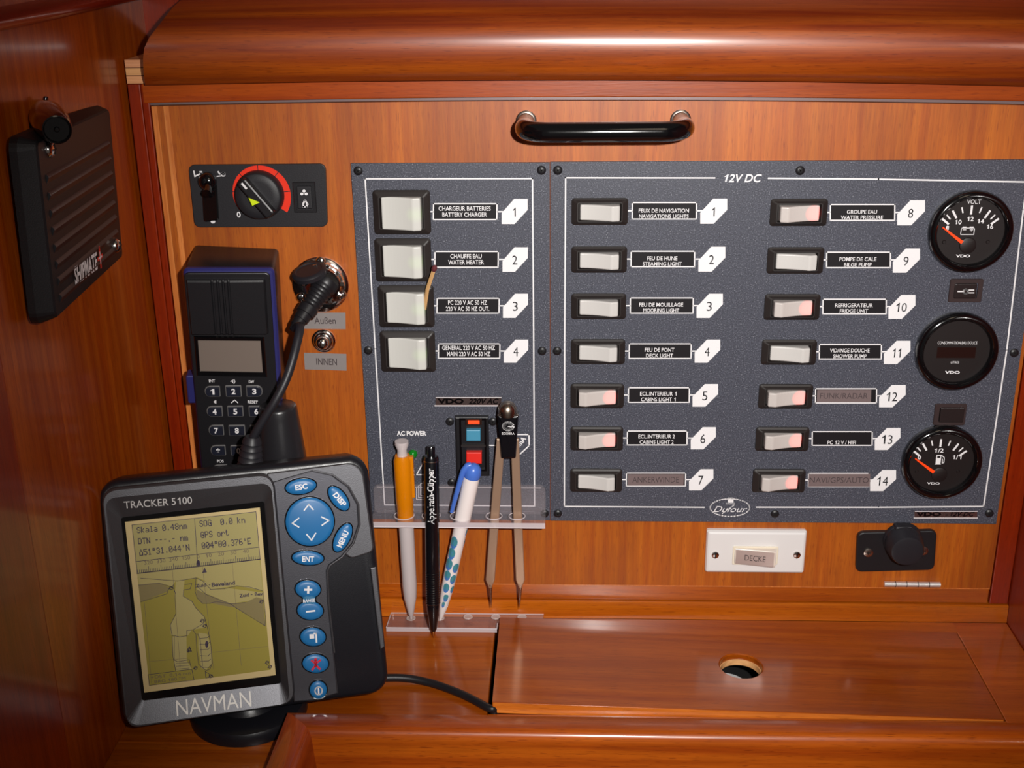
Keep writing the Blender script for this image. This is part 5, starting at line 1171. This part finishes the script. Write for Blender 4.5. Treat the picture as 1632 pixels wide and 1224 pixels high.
# orange and clear ball pen
p0 = A(*hit(655.5, 986, 2, Z0 + .0036)); p0[1] = min(p0[1], -.009); p0 = hit(655.5, 986, 1, -.0125)
p1 = hit(640, 703, 1, -.0150); F, L_ = penframe(p0, p1)
pen = thing('ball_pen', 'ball pen with orange barrel and frosted lower half, leftmost in the rack', 'pen', F, 'pens in the acrylic rack')
seg('lower_barrel', [(.0, .0008), (.02, .0014), (.03, .0021), (.13, .0048), (.20, .0054), (.56, .0055)], CLEARP, pen, L_)
seg('refill', [(.10, .0013), (.555, .0013)], mat('cyan_refill', (130, 200, 205), .4), pen, L_)
seg('upper_barrel', [(.555, .0054), (.57, .0061), (.66, .0061), (.672, .0064), (.90, .0064), (.925, .0052)], ORANGE, pen, L_)
seg('push_button', [(.905, .0040), (.955, .0034), (.985, .0050), (1.0, .0048)], CLEARP, pen, L_)
mb = MB(); mb.box((.0050, -.0022, .70 * L_), (.0078, .0022, .92 * L_)); obj('clip', mb, ORANGE, pen, bevel=.0006)
# black advertising ball pen
p0 = hit(691, 1016, 2, Z0 + .0010); p1 = hit(687, 711, 1, -.0165); F, L_ = penframe(p0, p1)
pen = thing('ball_pen', 'black ball pen with white lettering up its barrel, second from the left', 'pen', F, 'pens in the acrylic rack')
PB = mat('pen_black', (14, 14, 18), .22, coat=.5)
seg('barrel', [(.035, .0016), (.05, .0026), (.15, .0046), (.19, .0049), (.34, .0051), (.595, .0052), (.605, .0054), (.94, .0054), (.952, .0048)], PB, pen, L_)
seg('tip', [(0, .0003), (.012, .0009), (.036, .0015)], mat('brass_tip', (214, 176, 110), .25, 1), pen, L_)
seg('push_button', [(.945, .0028), (.995, .0028), (1.0, .0024)], PB, pen, L_)
mb = MB()
for k in range(14): mb.lathe((0, 0, (.185 + k * .0125) * L_), [(0, .00490), (.0006, .0053), (.0012, .00490)], 24, cap0=False, cap1=False)
obj('grip_rings', mb, PB, pen)
seg('clip_band', [(.925, .00545), (.9285, .00550), (.931, .00545)], STEEL, pen, L_, 24)
v_, f_ = glyphs('Appelrath-Cüpper', .012); xs_ = [p[0] for p in v_]; ys_ = [p[1] for p in v_]
lw = .30 * L_; ymid = (max(ys_) + min(ys_)) / 2; sc2 = .0062 / (max(ys_) - min(ys_))
t = MB(); vv = []
camd = F.local(CAM); a0_ = math.atan2(camd[1], camd[0])
for x, y in v_:
    s_ = (x - min(xs_)) / (max(xs_) - min(xs_)); yy = (y - ymid) * sc2; th_ = a0_ + yy / .0054 * (1 if True else -1)
    vv.append((.00555 * math.cos(th_), .00555 * math.sin(th_), (.615 + s_ * .285) * L_))
t.add(vv, f_); lett = obj('lettering', t, PRINT, pen)
# check handedness: letters should rise to the left of the reading direction (bottom to top)
camu = F.world((0, 0, 0)); 
def side_px(th_): 
    q_ = F.world((.005 * math.cos(th_), .005 * math.sin(th_), .7 * L_)) - CAM; c_ = ROT.T @ q_; return 816 - 1942 * c_[0] / c_[2]
if side_px(a0_ + .3) > side_px(a0_ - .3):
    for v2 in lett.data.vertices:
        th_ = math.atan2(v2.co.y, v2.co.x); th_ = 2 * a0_ - th_; v2.co.x = .00555 * math.cos(th_); v2.co.y = .00555 * math.sin(th_)
# white pen with blue clip
p0 = hit(702, 988, 1, -.0118); p1 = hit(756.5, 739, 1, -.0200); F, L_ = penframe(p0, p1)
pen = thing('roller_pen', 'white capped pen with blue clip and blue spots, leaning to the right', 'pen', F, 'pens in the acrylic rack')
seg('barrel', [(.0, .0006), (.03, .0018), (.10, .0034), (.22, .0046), (.34, .0050), (.66, .0050)], PENWHITE, pen, L_)
seg('cap', [(.655, .0050), (.66, .0058), (.925, .0058)], PENWHITE, pen, L_)
seg('cap_end', [(.92, .0058), (.945, .0062), (.975, .0054), (.993, .0034), (1.0, .0010)], PENBLUE, pen, L_)
camd = F.local(CAM); a0_ = math.atan2(camd[1], camd[0]); sgn = 1 if True else -1
def spx(th_): 
    c_ = ROT.T @ (F.world((.005 * math.cos(th_), .005 * math.sin(th_), .7 * L_)) - CAM); return 816 - 1942 * c_[0] / c_[2]
sgn = 1 if spx(a0_ + .3) > spx(a0_ - .3) else -1     # +sgn = right side as seen
al = a0_ - sgn * 1.25
dx_, dy_ = math.cos(al), math.sin(al)
mb = MB(); sec = []
for t_, rr_ in ((.70, .0092), (.80, .0086), (.90, .0078), (.955, .0070), (.985, .0048), (.992, .0024)):
    c_ = A(dx_ * rr_, dy_ * rr_, t_ * L_); sec.append(c_)
mb.tube(sec, [.0014, .0018, .0020, .0022, .0026, .0022], 10); obj('clip', mb, PENBLUE, pen)
SP1 = mat('spot_teal', (70, 138, 150), .35); SP2 = mat('spot_blue', (70, 120, 190), .35)
for k, (tt, off, sz) in enumerate(((.525, -.55, 1.0), (.455, -.55, 1.0), (.385, -.60, 1.0), (.37, .62, .8), (.315, -.45, .85), (.295, .60, .8), (.235, -.2, .8), (.225, .9, .6), (.17, .1, .7), (.12, -.1, .5), (.59, 1.35, .6), (.52, 1.5, .5))):
    r_ = np.interp(tt, [.0, .03, .10, .22, .34, .66], [.0006, .0018, .0034, .0046, .0050, .0050]) + .0001
    for m_, dz0, ry_ in ((SP2, 0, 1.0), (SP1, .0010, .72)):
        mb = MB(); pts = []
        for a in range(14):
            ca, sa = math.cos(2 * PI * a / 14), math.sin(2 * PI * a / 14); th_ = a0_ + sgn * off + ca * .60 * sz
            pts.append(((r_ + (.0001 if dz0 else 0)) * math.cos(th_), (r_ + (.0001 if dz0 else 0)) * math.sin(th_), tt * L_ + dz0 + sa * .0052 * sz * ry_))
        cen = ((r_ + .0002) * math.cos(a0_ + sgn * off), (r_ + .0002) * math.sin(a0_ + sgn * off), tt * L_ + dz0)
        mb.add([cen] + pts, [(0, 1 + i, 1 + (i + 1) % 14) for i in range(14)]); obj('spot', mb, m_, pen)

# dividers
YD = -.0145
DVF = wallfr(*hit(810, 668, 1, YD - .004)[[0, 2]], YD)
dv = thing('dividers', 'pair of steel chart dividers with black handle hanging in the rack', 'dividers', DVF)
V = lambda x, y, w=0: DVF.px(x, y, w)
c_ = V(808.5, 655, .004)
mb = MB(); rd = .0067
mb.lathe((c_[0], c_[1] - .001, .001), [(-.0030, rd), (.0, rd), (.0030, rd * .93), (.0052, rd * .72), (.0066, rd * .42), (.0070, rd * .12)], 32, axis=(0, 1, 0)); obj('domed_head', mb, mat('brushed_head', (186, 172, 158), .24, 1), dv)
q = [V(793, 662, .005), V(826.5, 662, .005), V(822, 730.5, .005), V(798.5, 730.5, .005)]
mb = MB(); mb.prism(quad_round([tuple(p) for p in q], .0010), -.0040, .0060, .0014); hd = obj('handle', mb, PB, dv)
mb = MB(); a_, b_ = V(793.5, 662.5, .006), V(826, 662.5, .006); mb.ribbon([a_, b_], .0004, .0062, h=.003); obj('collar_line', mb, STEEL, hd)
t = MB(); z = .0063; cc_ = V(810, 679.5, z)
for r_, a0__, a1__ in ((.0040, 20, 345), (.0029, 10, 330), (.0018, 0, 330)): t.ribbon(ell(cc_[0], cc_[1], r_, r_ * .85, 0, 24, a0__, a1__), .00055, z)
t.ribbon([(cc_[0], cc_[1] - .0002), (cc_[0] + .0040, cc_[1] - .0002)], .0006, z)
text(t, 'ECOBRA', DVF, (800, 691), (820, 691), 3.6, z, bold=.01); obj('emblem', t, PRINT, hd)
for nm, pts, tip in (('leg', ((798, 727, 795, 812), (793.5, 727, 781, 930)), (783, 968)),):
    pass
def leg(xa0, xa1, xb0, xb1, xc0, xc1, tipx, w0):
    lo = [V(xa0, 700, w0), V(xa1, 700, w0), V(xb1, 825, w0), V(xc1, 925, w0), V((xc0 + xc1) / 2 + 2, 938, w0), V((xc0 + xc1) / 2 - 2, 938, w0), V(xc0, 925, w0), V(xb0, 825, w0)]
    mb = MB(); mb.prism([tuple(p) for p in lo], w0 - .0030, w0, .0006); lg = obj('leg', mb, BRASSY, dv)
    a_ = V((xc0 + xc1) / 2, 930, w0 - .0015); b_ = V(tipx, 969, w0 - .0015); mb = MB(); mb.tube([(a_[0], a_[1], w0 - .0015), ((a_[0] * .55 + b_[0] * .45), a_[1] * .55 + b_[1] * .45, w0 - .0015), (b_[0], b_[1], w0 - .0015)], [.0017, .0011, .0001], 10); obj('needle_point', mb, STEEL, lg)
leg(791.5, 805, 781.5, 795.5, 774, 788.5, 783, .002)
leg(814, 827, 818, 832, 822, 836.5, 828, .002)
# screw heads of the pen rack and the little chrome glints at the leg holes
print('OBJECTS', len(bpy.data.objects))
